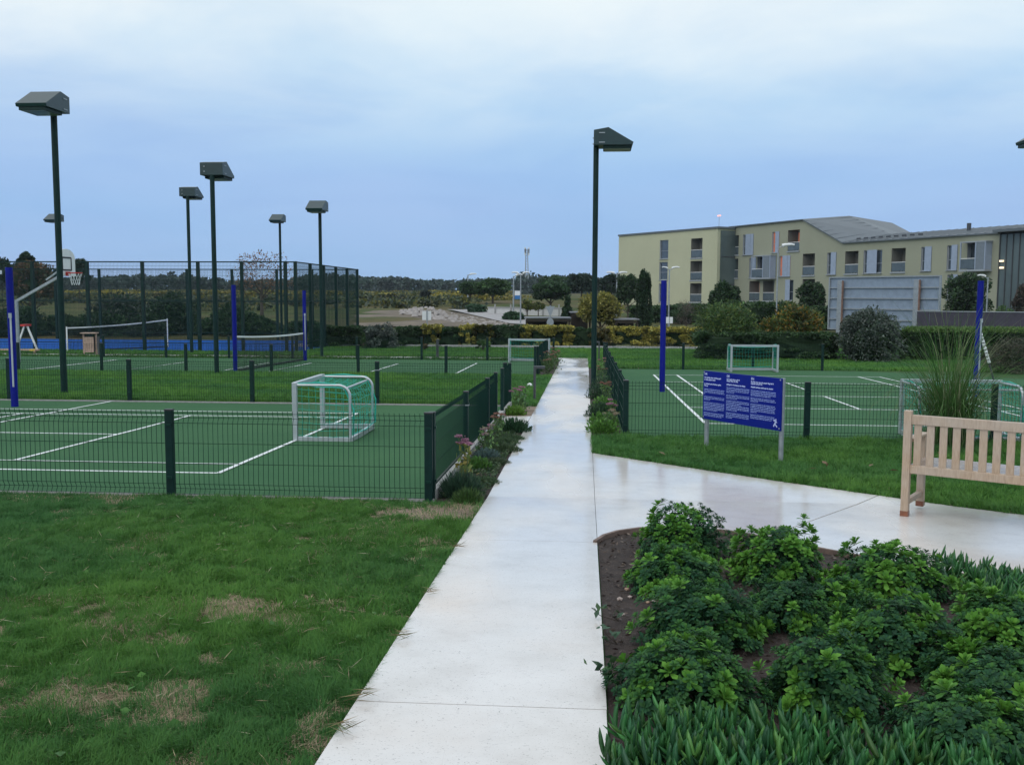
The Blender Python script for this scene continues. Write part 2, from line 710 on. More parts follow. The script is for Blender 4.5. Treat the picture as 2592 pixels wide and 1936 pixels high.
# planting beds
bed = drape('planting_bed', BE + [(7, 1.0), (7, -2), (.11, -2), (.11, 7.28)], M_MULCH, .006)
drape('border_soil', [(-1.44, 9.1), (-.955, 9.1), (-.955, 15.7), (-1.44, 15.9)], M_MULCH, .008)
drape('border_soil', [(-1.44, 17.05), (-.955, 17.15), (-.955, 19.0), (-1.44, 19.0)], M_DIRT, .008)
drape('border_soil', [(-1.44, 27.9), (-.955, 27.9), (-.955, 36.8), (-1.44, 36.8)], M_MULCH, .008)
drape('border_soil', [(.112, 14.45), (.56, 14.45), (.56, 33), (.112, 33)], M_MULCH, .008)
drape('bare_patch', [(-2.2, 8.9), (-.955, 8.95), (-.955, 7.9), (-1.25, 7.6), (-1.55, 8.2), (-1.9, 8.5)], M_DIRT, .006)
drape('bare_patch', [(-5.2, 8.95), (-4.4, 8.9), (-4.25, 8.6), (-4.7, 8.35), (-5.0, 8.6)], M_DIRT, .006)

# courts
C1 = dict(x0=-24., x1=-1.56, y0=9.22, y1=18.85)
C2 = dict(x0=-24., x1=-1.56, y0=27.95, y1=36.1)
C3 = dict(x0=.70, x1=16.0, y0=14.42, y1=31.6)
for c in (C1, C2):
    drape('court', rect(c['x0'], c['x1'], c['y0'], c['y1']), M_TURF, .012)
drape('court', [(C3['x0'], C3['y0']), (16, C3['y0']), (16, 26), (12.6, 28.4), (10.6, 30.4), (8.8, 31.4), (7.5, C3['y1']), (C3['x0'], C3['y1'])], M_TURF, .012)
drape('court', rect(-40, -12.35, 40.45, 51.5), M_BLUECOURT, .014)
KB = MB()


def kerb(x0, x1, y, w=.09, h=.05):
    o = drape('court_kerb', rect(x0, x1, y - w / 2, y + w / 2), M_CONCRETE, -.02, h + .02)
    return o


kerb(-24, -1.45, 9.17, .07, .025)
kerb(-24, -1.45, 18.93, .10, .03)
o = drape('court_kerb', rect(-1.53, -1.44, 9.22, 18.9), M_CONCRETE, -.02, .13)


def lines(segs):
    for (x0, y0, x1, y1) in segs:
        w = .030
        if abs(x1 - x0) > abs(y1 - y0):
            drape('court_line', rect(min(x0, x1), max(x0, x1), y0 - w, y0 + w), M_LINE, .0165)
        else:
            drape('court_line', rect(x0 - w, x0 + w, min(y0, y1), max(y0, y1)), M_LINE, .0205)


lines([(-24, 10.55, -4.13, 0), (-24, 11.21, -4.13, 0), (-24, 16.52, -4.13, 0), (-24, 17.24, -4.13, 0), (-24, 13.86, -6.95, 0),
       (-4.13, 10.52, -4.13, 17.27), (-6.95, 11.2, -6.95, 16.5), (-10.03, 11.2, -10.03, 16.5)])
lines([(-17.2, 28.40, -3.85, 0), (-17.2, 29.05, -3.85, 0), (-17.2, 33.45, -3.85, 0), (-17.2, 34.15, -3.85, 0), (-9.6, 31.3, -6.5, 0), (-17.2, 31.3, -14.1, 0), (-14.1, 31.3, -11.1, 0),
       (-3.85, 28.4, -3.85, 34.15), (-6.52, 29.05, -6.52, 33.45), (-9.6, 29.05, -9.6, 33.45), (-11.1, 29.05, -11.1, 33.45),
       (-14.1, 29.05, -14.1, 33.45), (-17.1, 28.4, -17.1, 34.15)])
lines([(2.02, 28.85, 8.55, 28.85), (2.02, 26.05, 8.55, 26.05), (2.02, 23.4, 8.55, 23.4), (2.02, 22.0, 8.55, 22.0), (2.02, 19.13, 8.55, 19.13),
       (2.02, 16.36, 8.55, 16.36), (2.02, 16.36, 2.02, 28.85), (2.70, 16.36, 2.70, 28.85), (8.54, 16.36, 8.54, 28.85), (7.93, 16.36, 7.93, 28.85),
       (5.32, 19.13, 5.32, 22.0), (5.32, 23.4, 5.32, 26.05)])

# ------------------------------------------------------------------ low wire fences
PH = .86


def wire_mesh(L, name, zs_h, pts, pitch=.05, r=.0031, fold=.028):
    """a welded panel: folded vertical wires and straight horizontal wires"""
    V, Fq = [], []
    tri = [(math.cos(a), math.sin(a)) for a in (.3, 2.4, 4.5)]

    def poly(P):
        b = len(V)
        for (x, y, z), horiz in P:
            for cx_, sy in tri:
                V.append((x, y + cx_ * r, z + sy * r) if horiz else (x + cx_ * r, y + sy * r, z))
        for i in range(len(P) - 1):
            for k in range(3):
                k2 = (k + 1) % 3
                Fq.append((b + i * 3 + k, b + i * 3 + k2, b + i * 3 + 3 + k2, b + i * 3 + 3 + k))
    n = int(L / pitch)
    for i in range(n + 1):
        x = (L - n * pitch) / 2 + i * pitch
        poly([((x, y * fold, z), False) for y, z in pts])
    for y, z in zs_h:
        poly([((0, y * fold + .006, z), True), ((L, y * fold + .006, z), True)])
    return npmesh(name, np.array(V), [np.array(Fq)], M_WIRE)


LOWH = [(0, .835), (1, .785), (0, .735), (0, .535), (0, .335), (0, .13), (1, .08), (0, .03)]
LOWV = [(0, .86), (0, .835), (1, .785), (0, .735), (0, .13), (1, .08), (0, .03), (0, .02)]
panel_cache = {}


def panel_for(L, fine):
    k = (round(L, 2), fine)
    if k not in panel_cache:
        panel_cache[k] = wire_mesh(L, 'wire_panel', LOWH, LOWV if fine else [(0, .86), (0, .02)], .05 if fine else .05, .0032)
    return panel_cache[k]


pm = MB()
pm.box((0, 0, PH / 2 - .05), (.078, .06, PH + .10))
POST = pm.mesh('post', M_GREEN, bevel=.008)
pc = MB()
pc.box((0, 0, PH + .006), (.084, .066, .014))
CAP = pc.mesh('cap', M_BLACK, bevel=.004)
CLIP = MB().box((0, -.034, 0), (.05, .014, .022)).mesh('clip', M_WIRE)
RING = MB().box((0, 0, 0), (.094, .076, .016)).mesh('clamp_ring', M_GALV, bevel=.003)
ring_at = {(-1.48, 11.9), (-1.58 - 2.56, 18.98)}


def low_fence(name, label, pts, fine=True, group='low green wire fences round the courts', skip=()):
    x0, y0 = pts[0]
    t = thing(name, label, 'fence', (x0, y0, gzf(x0, y0)), 0, group)
    for i, (x, y) in enumerate(pts):
        z = gzf(x, y) - gzf(x0, y0)
        j = min(i, len(pts) - 2)
        rz = math.atan2(pts[j + 1][1] - pts[j][1], pts[j + 1][0] - pts[j][0])
        p = inst('post', POST, t, (x - x0, y - y0, z), (0, 0, rz))
        inst('cap', CAP, p)
        for zc in (.72, .20):
            inst('clip', CLIP, p, (0, 0, zc))
        if (x, y) in ring_at:
            inst('clamp_ring', RING, p, (0, 0, .70))
    for i in range(len(pts) - 1):
        if i in skip:
            continue
        (xa, ya), (xb, yb) = pts[i], pts[i + 1]
        L = math.hypot(xb - xa, yb - ya)
        za, zb = gzf(xa, ya), gzf(xb, yb)
        rz = math.atan2(yb - ya, xb - xa)
        off = .035
        dx, dy = (xb - xa) / L, (yb - ya) / L
        p = inst('wire_panel', panel_for(L - 2 * off, fine), t, (xa - x0 + dx * off, ya - y0 + dy * off, za - gzf(x0, y0)))
        p.rotation_euler = (0, -math.atan2(zb - za, L), rz)
    return t


low_fence('wire_fence', 'nearest low green wire fence, between the front lawn and the left court',
          [(-1.5 - 2.57 * k, 9.15) for k in range(5, -1, -1)])
low_fence('wire_fence', 'low green fence seen edge on, left of the concrete path along the flower border',
          [(-1.48, 9.24), (-1.48, 11.9), (-1.48, 14.55), (-1.48, 15.9)])
low_fence('wire_fence', 'short low green fence left of the path, beyond the small concrete stub',
          [(-1.48, 17.15), (-1.48, 18.88)])
low_fence('wire_fence', 'low green fence along the far side of the nearest left court',
          [(-1.58 - 2.56 * k, 18.98) for k in range(6, -1, -1)])
low_fence('wire_fence', 'low green fence on the near side of the left court with the blue net posts',
          [(-1.45 - 2.6 * k, 27.9) for k in range(7, -1, -1)], False)
low_fence('wire_fence', 'low green fence at the far edge of the distant left court, before the hedge',
          [(-1.2 - 2.5 * k, 36.3) for k in range(7, -1, -1)], False)
low_fence('wire_fence', 'low green fence left of the path end, beside the far white goal',
          [(-1.38, 27.98), (-1.38, 30.6), (-1.38, 33.3), (-1.38, 36.2)], False)
low_fence('wire_fence', 'low green fence behind the blue notice board, in front of the right court',
          [(.6, 14.35), (3.24, 14.35), (5.88, 14.35), (8.52, 14.35)])
low_fence('wire_fence', 'low green fence seen end on, right of the path beside the flower border',
          [(.6, 14.43 + 2.5 * k) for k in range(8)])
low_fence('wire_fence', 'low green fence at the far edge of the right court, behind the white goal',
          [(.68, 31.75), (3.17, 31.75), (5.4, 31.75), (7.6, 31.75)], False)

# ------------------------------------------------------------------ tall cage round the blue court
cage = thing('ball_cage', 'tall dark green mesh cage fence round the blue court', 'cage fence', (-12.3, 40.45, gzf(-12.3, 40.45)))
CH = 3.88
cp = MB().box((0, 0, CH / 2 - .1), (.13, .13, CH + .2)).mesh('post', M_GREEN, bevel=.01)
czs = [(0, z) for z in (.05, 1.0, 2.0, 2.95)]


def cage_side(a, b, n, xs=None):
    ax, ay = a
    bx, by = b
    L = math.hypot(bx - ax, by - ay)
    rz = math.atan2(by - ay, bx - ax)
    bz = gzf(-12.3, 40.45)
    fr = xs if xs is not None else [i / n for i in range(n + 1)]
    for f in fr:
        x, y = ax + (bx - ax) * f, ay + (by - ay) * f
        inst('post', cp, cage, (x + 12.3, y - 40.45, gzf(x, y) - bz), (0, 0, rz))
    for z, s in ((CH - .03, .05), (CH * .56, .035), (CH * .10, .035)):
        q = MB()
        q.bar((0, 0, z), (L, 0, z), .04, s)
        o_ = q.build('rail', M_GREEN, cage, (ax + 12.3, ay - 40.45, gzf(ax, ay) - bz))
        o_.rotation_euler = (0, -math.atan2(gzf(bx, by) - gzf(ax, ay), L), rz)
    key = ('cage', round(L, 1))
    if key not in panel_cache:
        panel_cache[key] = wire_mesh(L, 'wire_mesh', [(0, .08 + .2 * i) for i in range(19)], [(0, .05), (0, CH - .05)], .06, .0046)
    o_ = inst('wire_mesh', panel_cache[key], cage, (ax + 12.3, ay - 40.45, gzf(ax, ay) - bz), (0, 0, rz))
    o_['kind'] = 'stuff'


cage_side((-12.3, 40.45), (-12.3, 51.6), 5)


def fx(px, y, x0, x1):
    """fraction along a fence at constant y for a pixel column"""
    a = math.atan((px - CX) / F) - YAW
    return (math.tan(a) * y - x0) / (x1 - x0)


cage_side((-12.38, 40.45), (-29., 40.45), 0, [f for f in (fx(q, 40.45, -12.38, -29.) for q in (725, 615, 505, 365, 226, 88, -50)) if f < 1])
cage_side((-12.38, 51.6), (-33., 51.6), 0, [f for f in (fx(q, 51.6, -12.38, -33.) for q in (792, 703, 590, 477, 365, 256, 145, 32, -80)) if 0 <= f < 1])

# net on the blue court, bin, A frame, beam
def sag_net(name, label, a, b, h0, h1, sag, posts=None, mat=M_BLACKNET, tape=.055, pitch=.10, bottom=.05, group=None, cat='net', pm_=M_WHITE, pr=.03, full=True):
    ax, ay = a
    bx, by = b
    L = math.hypot(bx - ax, by - ay)
    t = thing(name, label, cat, (ax, ay, gzf(ax, ay)), math.atan2(by - ay, bx - ax), group)
    dzb = gzf(bx, by) - gzf(ax, ay)
    n = 14

    def top(f):
        return h0 + (h1 + dzb - h0) * f - sag * 4 * f * (1 - f)

    def bot(f):
        return bottom + dzb * f
    q = MB()
    for i in range(n):
        f0, f1 = i / n, (i + 1) / n
        q.bar((L * f0, 0, top(f0) - tape / 2), (L * f1, 0, top(f1) - tape / 2), .02, tape)
    q.build('tape', M_WHITE, t)
    q = MB()
    m = max(2, int(L / pitch))
    for i in range(m + 1):
        f = i / m
        q.box((L * f, 0, (top(f) - tape + bot(f)) / 2), (.006, .006, top(f) - tape - bot(f)))
    k = max(2, int((h0 - bottom) / pitch))
    for j in range(k):
        for i in range(n):
            f0, f1 = i / n, (i + 1) / n
            w = j / k
            q.bar((L * f0, 0, bot(f0) + (top(f0) - tape - bot(f0)) * w), (L * f1, 0, bot(f1) + (top(f1) - tape - bot(f1)) * w), .006, .006)
    mesh_ = q.build('netting', mat, t)
    mesh_['kind'] = 'stuff'
    if full:
        q = MB()
        for i in range(n):
            f0, f1 = i / n, (i + 1) / n
            q.bar((L * f0, 0, bot(f0)), (L * f1, 0, bot(f1)), .05, .05)
        q.build('bottom_band', M_BLACK, t)
    if posts:
        for f in (0, 1):
            MB().tube([(L * f, 0, dzb * f - .1), (L * f, 0, dzb * f + (h0 if f == 0 else h1) + .03)], pr, 8).build('post', pm_, t)
    return t


a_ = at(169, 40.9)
b_ = at(424, 45.5)
sag_net('tennis_net', 'white framed net with sagging top tape on the blue court', a_, b_, 1.06, 1.32, .06, True, pitch=.07)
sag_net('court_net', 'black net with white top tape between two blue posts on the far left court', (-10.55, 28.55), (-10.38, 34.95), 1.10, 1.04, .05, None, pitch=.06)
sag_net('volleyball_net', 'high net tape leaving the nearest blue post to the left', (-10.95, 17.5), (-11.0, 10.2), 2.60, 2.55, .16, None, tape=.07, bottom=1.75, pitch=.1, full=False)

p = at(220, 39.2)
t = thing('litter_bin', 'pale wooden litter bin with a flat lid beside the blue court', 'bin', (*p, gzf(*p)), .2)
for k in range(5):
    MB().box((-.16 + .08 * k + .1, -.17, .42), (.072, .03, .62)).build('slat', M_BINWOOD, t)
MB().box((.1, .0, .42), (.40, .3, .58)).build('liner', M_BLACK, t)
for s in (-.14, .34):
    MB().box((s, .02, .42), (.05, .10, .9)).build('post', M_BINWOOD, t)
MB().box((.1, -.02, .885), (.62, .44, .035)).build('lid', M_BINWOOD, t, bevel=.006)

p = at(66, 41.5)
t = thing('frame_trestle', 'white A shaped trestle with red top standing on the blue court', 'trestle', (*p, gzf(*p)))
for s in (-1, 1):
    MB().bar((s * .5, 0, 0), (s * .06, 0, 1.1), .06, .06).build('leg', M_WHITE, t)
MB().box((0, 0, 1.13), (.2, .5, .08)).build('top', M_RED, t)
p = at(40, 39.9)
t = thing('balance_beam', 'long low pale yellow beam on the edge of the blue court', 'beam', (*p, gzf(*p)), -.02)
MB().box((0, 0, .16), (2.0, .12, .06)).build('beam', M_BINWOOD, t, bevel=.01)
MB().box((.72, 0, .16), (.22, .135, .075)).build('end_pad', M_YELLOW, t)
for s in (-.8, .8):
    MB().box((s, 0, .06), (.08, .1, .14)).build('foot', M_BINWOOD, t)

# basketball hoop
p = at(45, 33.5)
ph = thing('basketball_hoop', 'galvanised basketball hoop with white backboard and red rim at the far left', 'hoop', (*p, gzf(*p)), 0)
MB().tube([(0, 0, -.1), (0, 0, 2.18)], .058, 12).build('pole', M_GALV, ph, smooth=True)
q = MB()
q.bar((0, 0, 2.13), (1.80, .0, 3.10), .085, .085)
q.bar((1.1, .0, 2.86), (1.80, .0, 3.34), .05, .05)
q.build('arm', M_GALV, ph)
bb = MB()
out = [(-.55, -.42), (.55, -.42), (.55, .18)] + [(.55 * math.cos(a), .18 + .32 * math.sin(a)) for a in np.linspace(.35, math.pi - .35, 9)] + [(-.55, .18)]
bb.prism([(y, z + 3.42) for y, z in out], 0, 1.82, 1.855)
bd = bb.build('backboard', M_WHITE, ph)
q = MB()
for (y0, z0, y1, z1) in ((-.28, 3.2, .28, 3.2), (-.28, 3.62, .28, 3.62), (-.28, 3.2, -.28, 3.62), (.28, 3.2, .28, 3.62)):
    q.bar((1.862, y0, z0), (1.862, y1, z1), .012, .05)
q.build('target_square', M_BLACK, bd)
q = MB()
q.tube([(2.14 + .225 * math.cos(a), .225 * math.sin(a), 3.10) for a in np.linspace(0, 2 * math.pi, 20)], .018, 6, False)
q.box((1.89, 0, 3.07), (.07, .2, .14))
rim = q.build('rim', M_RED, bd)
q = MB()
for k in range(12):
    a = 2 * math.pi * k / 12
    for s in (-1, 1):
        pts_ = [(2.14 + r_ * math.cos(a + s * g_), r_ * math.sin(a + s * g_), 3.09 - h_) for r_, g_, h_ in ((.22, 0, 0), (.17, .26, .15), (.14, .52, .28), (.13, .78, .40))]
        q.tube(pts_, .007, 3, False)
nt_ = q.build('rim_net', M_WHITE, bd)

# ------------------------------------------------------------------ blue padded net posts
def blue_post(label, x, y, h, strip):
    t = thing('net_post', label, 'net post', (x, y, gzf(x, y)), 0, 'blue padded net posts on the courts')
    MB().tube([(0, 0, 0), (0, 0, h)], .066, 16).build('pad', M_BLUEPAD, t, smooth=True)
    if strip:
        MB().box((strip, -.067, h * .41), (.032, .012, h * .52)).build('rail', M_ALU, t)
        MB().box((strip, -.078, h * .66), (.05, .03, .09)).build('winch', M_ALU, t)
    return t


blue_post('blue padded post at the far left edge of the nearest left court', -10.9, 17.66, 2.66, .03)
blue_post('left of the two blue posts holding the black net', -10.55, 28.45, 2.62, 0)
blue_post('right of the two blue posts holding the black net', -10.34, 35.04, 2.58, .035)
blue_post('blue padded post on the right court, between path and notice board', 1.80, 22.85, 2.61, 0)
blue_post('blue post with a white rail behind the tall grass clump', 8.80, 22.5, 2.61, .02)
p = at(2496, 24.2)
t = thing('rolled_net', 'white striped pole leaning near the right blue post', 'pole', (*p, gzf(*p)))
q = MB()
for k in range(9):
    q.tube([(.10 - .028 * k, 0, .65 + .085 * k), (.10 - .028 * k - .02, 0, .65 + .085 * k + .06)], .04, 8)
q.build('band', M_WHITE, t)
MB().tube([(.31, 0, -.05), (-.16, 0, 1.45)], .022, 8).build('pole', M_DARKGREY, t)

# ------------------------------------------------------------------ floodlights
def wedge(y0, y1, prof):
    return MB().prism(prof, 1, y0, y1)


HEADP = [(0, 0), (0, .35), (.34, .41), (.93, .065), (.91, 0)]
head_me = wedge(-.33, .33, HEADP).mesh('lamp_head', M_HEAD, bevel=.006)
gl = MB()
gl.box((.56, 0, -.035), (.66, .56, .07))
skirt_me = gl.mesh('lamp_skirt', M_GREEN)
glass_me = MB().box((.56, 0, -.073), (.60, .50, .012)).mesh('lamp_glass', M_GLASSD)
bracket_me = MB().box((0, 0, 0), (.14, .016, .022)).mesh('bracket', M_GALV)
bolt_me = MB().box((0, 0, 0), (.02, .035, .03)).mesh('bolt', M_GALV)


def flood(label, x, y, h, rz):
    t = thing('floodlight', label, 'floodlight', (x, y, gzf(x, y)), rz, 'green floodlight poles round the courts')
    MB().tube([(0, 0, -.2), (0, 0, h)], .066, 14).build('pole', M_GREEN, t, smooth=True)
    MB().box((0, 0, .012), (.24, .24, .03)).build('base_plate', M_GREEN, t)
    hd = inst('lamp_head', head_me, t, (-.06, 0, h - .005))
    inst('lamp_skirt', skirt_me, hd)
    inst('lamp_glass', glass_me, hd)
    for zz in (.06, .28):
        for s in (-1, 1):
            inst('bracket', bracket_me, hd, (.19, s * .337, zz))
    for zz in (.10, .24):
        inst('bolt', bolt_me, hd, (-.012, .2, zz))
    return t


flood('largest green floodlight at the left, head pointing towards the viewer over the near court', -11.41, 20.35, 6.05, R(-90))
flood('floodlight showing the dark back of its head, on the grass before the far left court', -10.6, 27.1, 5.68, R(90))
flood('green floodlight with pale sloping head at the far right corner of the far left court', -10.5, 37.9, 5.72, R(-90))
p = at(484, 40.0)
flood('green floodlight left of the one on the grass strip, head facing the blue court', p[0], p[1], 6.45, R(90))
p = at(713, 53.5)
flood('smallest pale headed floodlight behind the blue court, right of the bare orange tree', p[0], p[1], 6.42, R(-90))
p = at(157, 53.5)
flood('distant floodlight half hidden by the largest left floodlight pole', p[0], p[1], 6.42, R(-90))
flood('green floodlight beside the concrete path, head turned to the right court', .20, 23.6, 5.80, 0)
flood('floodlight just outside the right edge of the photo, only its nose in view', 10.86, 23.6, 5.80, R(180))

# ------------------------------------------------------------------ small goals
GW, GH, GD = 1.45, .85, .80


def goal(label, x, y, rz, h=GH, w=GW):
    t = thing('small_goal', label, 'goal', (x, y, gzf(x, y) + .015), rz, 'small aluminium goals with teal nets')
    for s in (-1, 1):
        MB().box((0, s * w / 2, h / 2), (.07, .06, h)).build('upright', M_ALU, t, bevel=.006)
        pts_ = [(.03, s * w / 2, h - .035)] + [(GD - .16 + .16 * math.sin(a), s * w / 2, h - .035 - .16 + .16 * math.cos(a)) for a in np.linspace(0, math.pi / 2, 7)] + [(GD, s * w / 2, .06)]
        MB().tube(pts_, .020, 8).build('side_frame', M_ALU, t, smooth=True)
        MB().box((GD / 2 + .02, s * w / 2, .035), (GD - .04, .06, .07)).build('ground_bar', M_ALU, t)
    MB().box((0, 0, h - .03), (.07, w - .06, .06)).build('crossbar', M_ALU, t)
    MB().box((GD, 0, .035), (.06, w, .07)).build('rear_bar', M_ALU, t)
    MB().tube([(GD - .09, -w / 2, h - .09), (GD - .09, w / 2, h - .09)], .016, 8).build('rear_bar', M_ALU, t)
    q = MB()
    r_ = .0032
    rr = random.Random(int(x * 10 + y))

    def strand(P):
        q.tube(P, r_, 3, False)
    prof_ = [(.05, h - .03), (.3, h - .07), (.55, h - .07), (GD - .05, h - .09), (GD + .02, h - .25), (GD + .05, h * .4), (GD + .04, .10)]
    nn = 15
    for i in range(nn + 1):
        yy = -w / 2 + w * i / nn
        strand([(px_ + rr.uniform(-.012, .012), yy + rr.uniform(-.012, .012), pz_ - .03 * math.sin(math.pi * i / nn) * (k < 4)) for k, (px_, pz_) in enumerate(prof_)])
    # cross strands on roof and back
    P2 = []
    for k in range(len(prof_) - 1):
        for f in (0, .5):
            P2.append(tuple(prof_[k][j] + (prof_[k + 1][j] - prof_[k][j]) * f for j in (0, 1)))
    for (px_, pz_) in P2:
        strand([(px_ + rr.uniform(-.01, .01), -w / 2 + w * i / 6, pz_ - .035 * math.sin(math.pi * i / 6) + rr.uniform(-.008, .008)) for i in range(7)])
    for s in (-1, 1):
        for k in range(1, 9):
            z_ = h * k / 9
            strand([(.04, s * w / 2, z_), (GD * .5, s * (w / 2 + .015), z_ - .03), (GD + .03, s * w / 2, z_ * .92)])
        for k in range(1, 8):
            x_ = GD * k / 8
            strand([(x_, s * w / 2, h - .04), (x_ + .01, s * (w / 2 + .015), h / 2), (x_, s * w / 2, .07)])
    q.build('netting', M_TEALNET, t)['kind'] = 'stuff'
    q = MB()
    for s in (-1, 1):
        q.tube([(.05, s * w / 2, h - .02), (.35, s * w / 2, h - .0), (GD - .1, s * w / 2, h - .03), (GD + .05, s * (w / 2), h * .55), (GD + .04, s * w / 2, .1)], .011, 4, False)
    q.tube([(GD + .04, -w / 2, .12), (GD + .06, 0, .09), (GD + .04, w / 2, .12)], .011, 4, False)
    q.build('net_cord', M_TEALNET, t)
    return t


goal('small aluminium goal with teal net on the nearest left court, seen from its side', -4.13, 14.18, 0)
goal('distant small goal with teal net at the far court edge left of the path', -2.05, 35.0, R(90))
goal('small goal with teal net facing the viewer at the far edge of the right court', 5.25, 30.6, R(90), w=1.42)
goal('small goal with teal net seen from behind, half hidden by the tall grass clump', 5.61, 15.30, R(-90), w=1.45)

# ------------------------------------------------------------------ notice board
sa, sb = Vector((1.60, 13.17)), Vector((2.41, 12.02))
SL = (sb - sa).length
srz = math.atan2(sb.y - sa.y, sb.x - sa.x)
zs0 = gzf(*sa)
sg = thing('notice_board', 'blue notice board in three languages on two grey posts beside the right court', 'sign', (sa.x, sa.y, zs0), srz)
dzs = gzf(*sb) - zs0
for xx, dzp in ((.03, 0), (SL - .03, dzs)):
    MB().tube([(xx, .035, dzp - .2), (xx, .035, dzp + 1.06)], .031, 10).build('post', M_GALV, sg, smooth=True)
B0, B1 = .425, 1.075
board = MB().box((SL / 2, -.006, (B0 + B1) / 2 + dzs / 2), (SL, .022, B1 - B0)).build('board', M_SIGNBLUE, sg, bevel=.003)
q = MB()
for xx in (.02, SL - .02):
    for zz in (B0 + .03, B1 - .02):
        q.tube([(xx, -.017, zz + dzs / 2), (xx, -.022, zz + dzs / 2)], .010, 8)
q.build('bolt', M_GALV, board)
# lettering: three columns; the small print is below legibility in the photograph, so it is set as word-length strokes
LX0 = [.024, .45, .89]
WCOL = [.39, .415, .43]
HH = B1 - B0
lines_spec = [  # (y fraction from top, width fraction, bold)
    [(.135, .82, 1), (.180, .55, 1), (.265, .84, 1), (.305, .18, 1), (.375, 1, 0), (.406, 1, 0), (.437, 1, 0), (.468, .08, 0),
     (.53, 1, 0), (.56, 1, 0), (.59, .30, 0), (.65, 1, 0), (.681, 1, 0), (.711, 1, 0), (.742, 1, 0), (.772, 1, 0), (.802, .68, 0),
     (.86, 1, 0), (.89, 1, 0), (.92, .88, 0)],
    [(.125, .58, 1), (.160, .50, 1), (.232, .82, 1), (.29, 1, 0), (.322, 1, 0), (.354, 1, 0), (.386, .34, 0), (.44, 1, 0), (.472, 1, 0), (.504, .48, 0),
     (.556, 1, 0), (.588, 1, 0), (.620, .64, 0), (.650, 1, 0), (.682, 1, 0), (.712, 1, 0), (.742, .52, 0), (.80, 1, 0), (.832, 1, 0), (.864, 1, 0), (.894, .28, 0)],
    [(.125, .90, 1), (.160, .46, 1), (.225, .88, 1), (.29, 1, 0), (.322, 1, 0), (.354, 1, 0), (.386, .79, 0), (.44, 1, 0), (.472, 1, 0), (.504, .30, 0),
     (.556, 1, 0), (.586, 1, 0), (.616, 1, 0), (.648, 1, 0), (.680, 1, 0), (.712, .27, 0), (.765, 1, 0), (.797, 1, 0), (.829, .88, 0)]]
qs, qb = MB(), MB()
rr = random.Random(3)
for c in range(3):
    for (fy, fw, bold) in lines_spec[c]:
        z_ = B1 + dzs / 2 - HH * fy
        x_ = LX0[c]
        xe = LX0[c] + WCOL[c] * fw
        while x_ < xe - .012:
            wl = min(rr.choice([.02, .03, .04, .05, .065, .08]), xe - x_)
            hh = .0145 if bold else .0095
            nlet = max(1, int(wl / (.009 if bold else .0065)))
            for k in range(nlet):
                lx = x_ + wl * k / nlet
                lw = wl / nlet * .78
                asc = rr.choice([0, 0, .35, -.3])
                (qb if bold else qs).box((lx + lw / 2, -.0185, z_ + hh * asc / 2), (lw, .001, hh * (1 + abs(asc) * .5)))
            x_ += wl + (.007 if bold else .006)
qs.build('small_print', M_LETTER, board)
qb.build('bold_lines', M_LETTERW, board)
# walking figure emblem in the corner
q = MB()
ex, ez = SL - .085, B0 + .085 + dzs / 2


def stroke(a, b, w):
    q.bar((ex + a[0], -.0185, ez + a[1]), (ex + b[0], -.0185, ez + b[1]), .001, w)


stroke((-.03, .038), (.012, .030), .018)
stroke((.012, .036), (-.008, -.004), .020)
stroke((-.008, -.002), (.030, -.042), .014)
stroke((-.010, -.002), (-.030, -.040), .018)
stroke((.010, .030), (.028, .010), .010)
q.tube([(ex + .008, -.018, ez + .05), (ex + .008, -.019, ez + .05)], .010, 8)
q.build('emblem', M_LETTERW, board)
for c, s in enumerate(('HR', 'DE', 'EN')):
    cu = bpy.data.curves.new('heading', 'FONT')
    cu.body = s
    cu.size = .042
    cu.offset = .0012
    tmp = bpy.data.objects.new('tmp_heading', cu)
    link(tmp)
    dg = bpy.context.evaluated_depsgraph_get()
    me = bpy.data.meshes.new_from_object(tmp.evaluated_get(dg))
    bpy.data.objects.remove(tmp)
    me.materials.clear()
    me.materials.append(M_LETTERW)
    ho = inst('heading', me, board, (LX0[c], -.0188, B1 + dzs / 2 - HH * .065 - .012), (R(90), 0, 0))

# ------------------------------------------------------------------ bench (seen from behind)
bl0 = Vector((2.86, 8.76))
bdir = Vector((.845, -.535))
bw = thing('park_bench', 'pale teak slatted bench seen from behind on the concrete path', 'bench', (bl0.x, bl0.y, gzf(bl0.x, bl0.y) + .027), math.atan2(bdir.y, bdir.x))
BL = 1.55


def bleg(name, x, y, h, w=.066):
    o_ = MB().box((x, y, h / 2), (w, w, h)).build(name, M_TEAK, bw, bevel=.008)
    MB().box((x, y, .022), (w + .003, w + .003, .052)).build('wet_foot', M_TEAKWET, o_, bevel=.006)
    return o_


for x in (0, BL):
    bleg('rear_leg', x, 0, .945)
    bleg('front_leg', x, .53, .66)
    MB().box((x, .275, .12), (.045, .46, .045)).build('stretcher', M_TEAK, bw, bevel=.005)
    MB().box((x, .28, .39), (.045, .46, .06)).build('seat_rail', M_TEAK, bw, bevel=.005)
    MB().box((x, .32, .675), (.075, .52, .03)).build('armrest', M_TEAK, bw, bevel=.01)
MB().box((BL / 2, 0, .868), (BL - .06, .045, .085)).build('top_rail', M_TEAK, bw, bevel=.008)
MB().box((BL / 2, 0, .425), (BL - .06, .045, .075)).build('bottom_rail', M_TEAK, bw, bevel=.008)
MB().box((BL / 2, .53, .40), (BL - .06, .035, .07)).build('front_rail', M_TEAK, bw, bevel=.006)
ns = 14
for k in range(ns):
    MB().box((.085 + (BL - .17) * k / (ns - 1), .003, .645), (.062, .022, .372)).build('back_slat', M_TEAK, bw, bevel=.004)
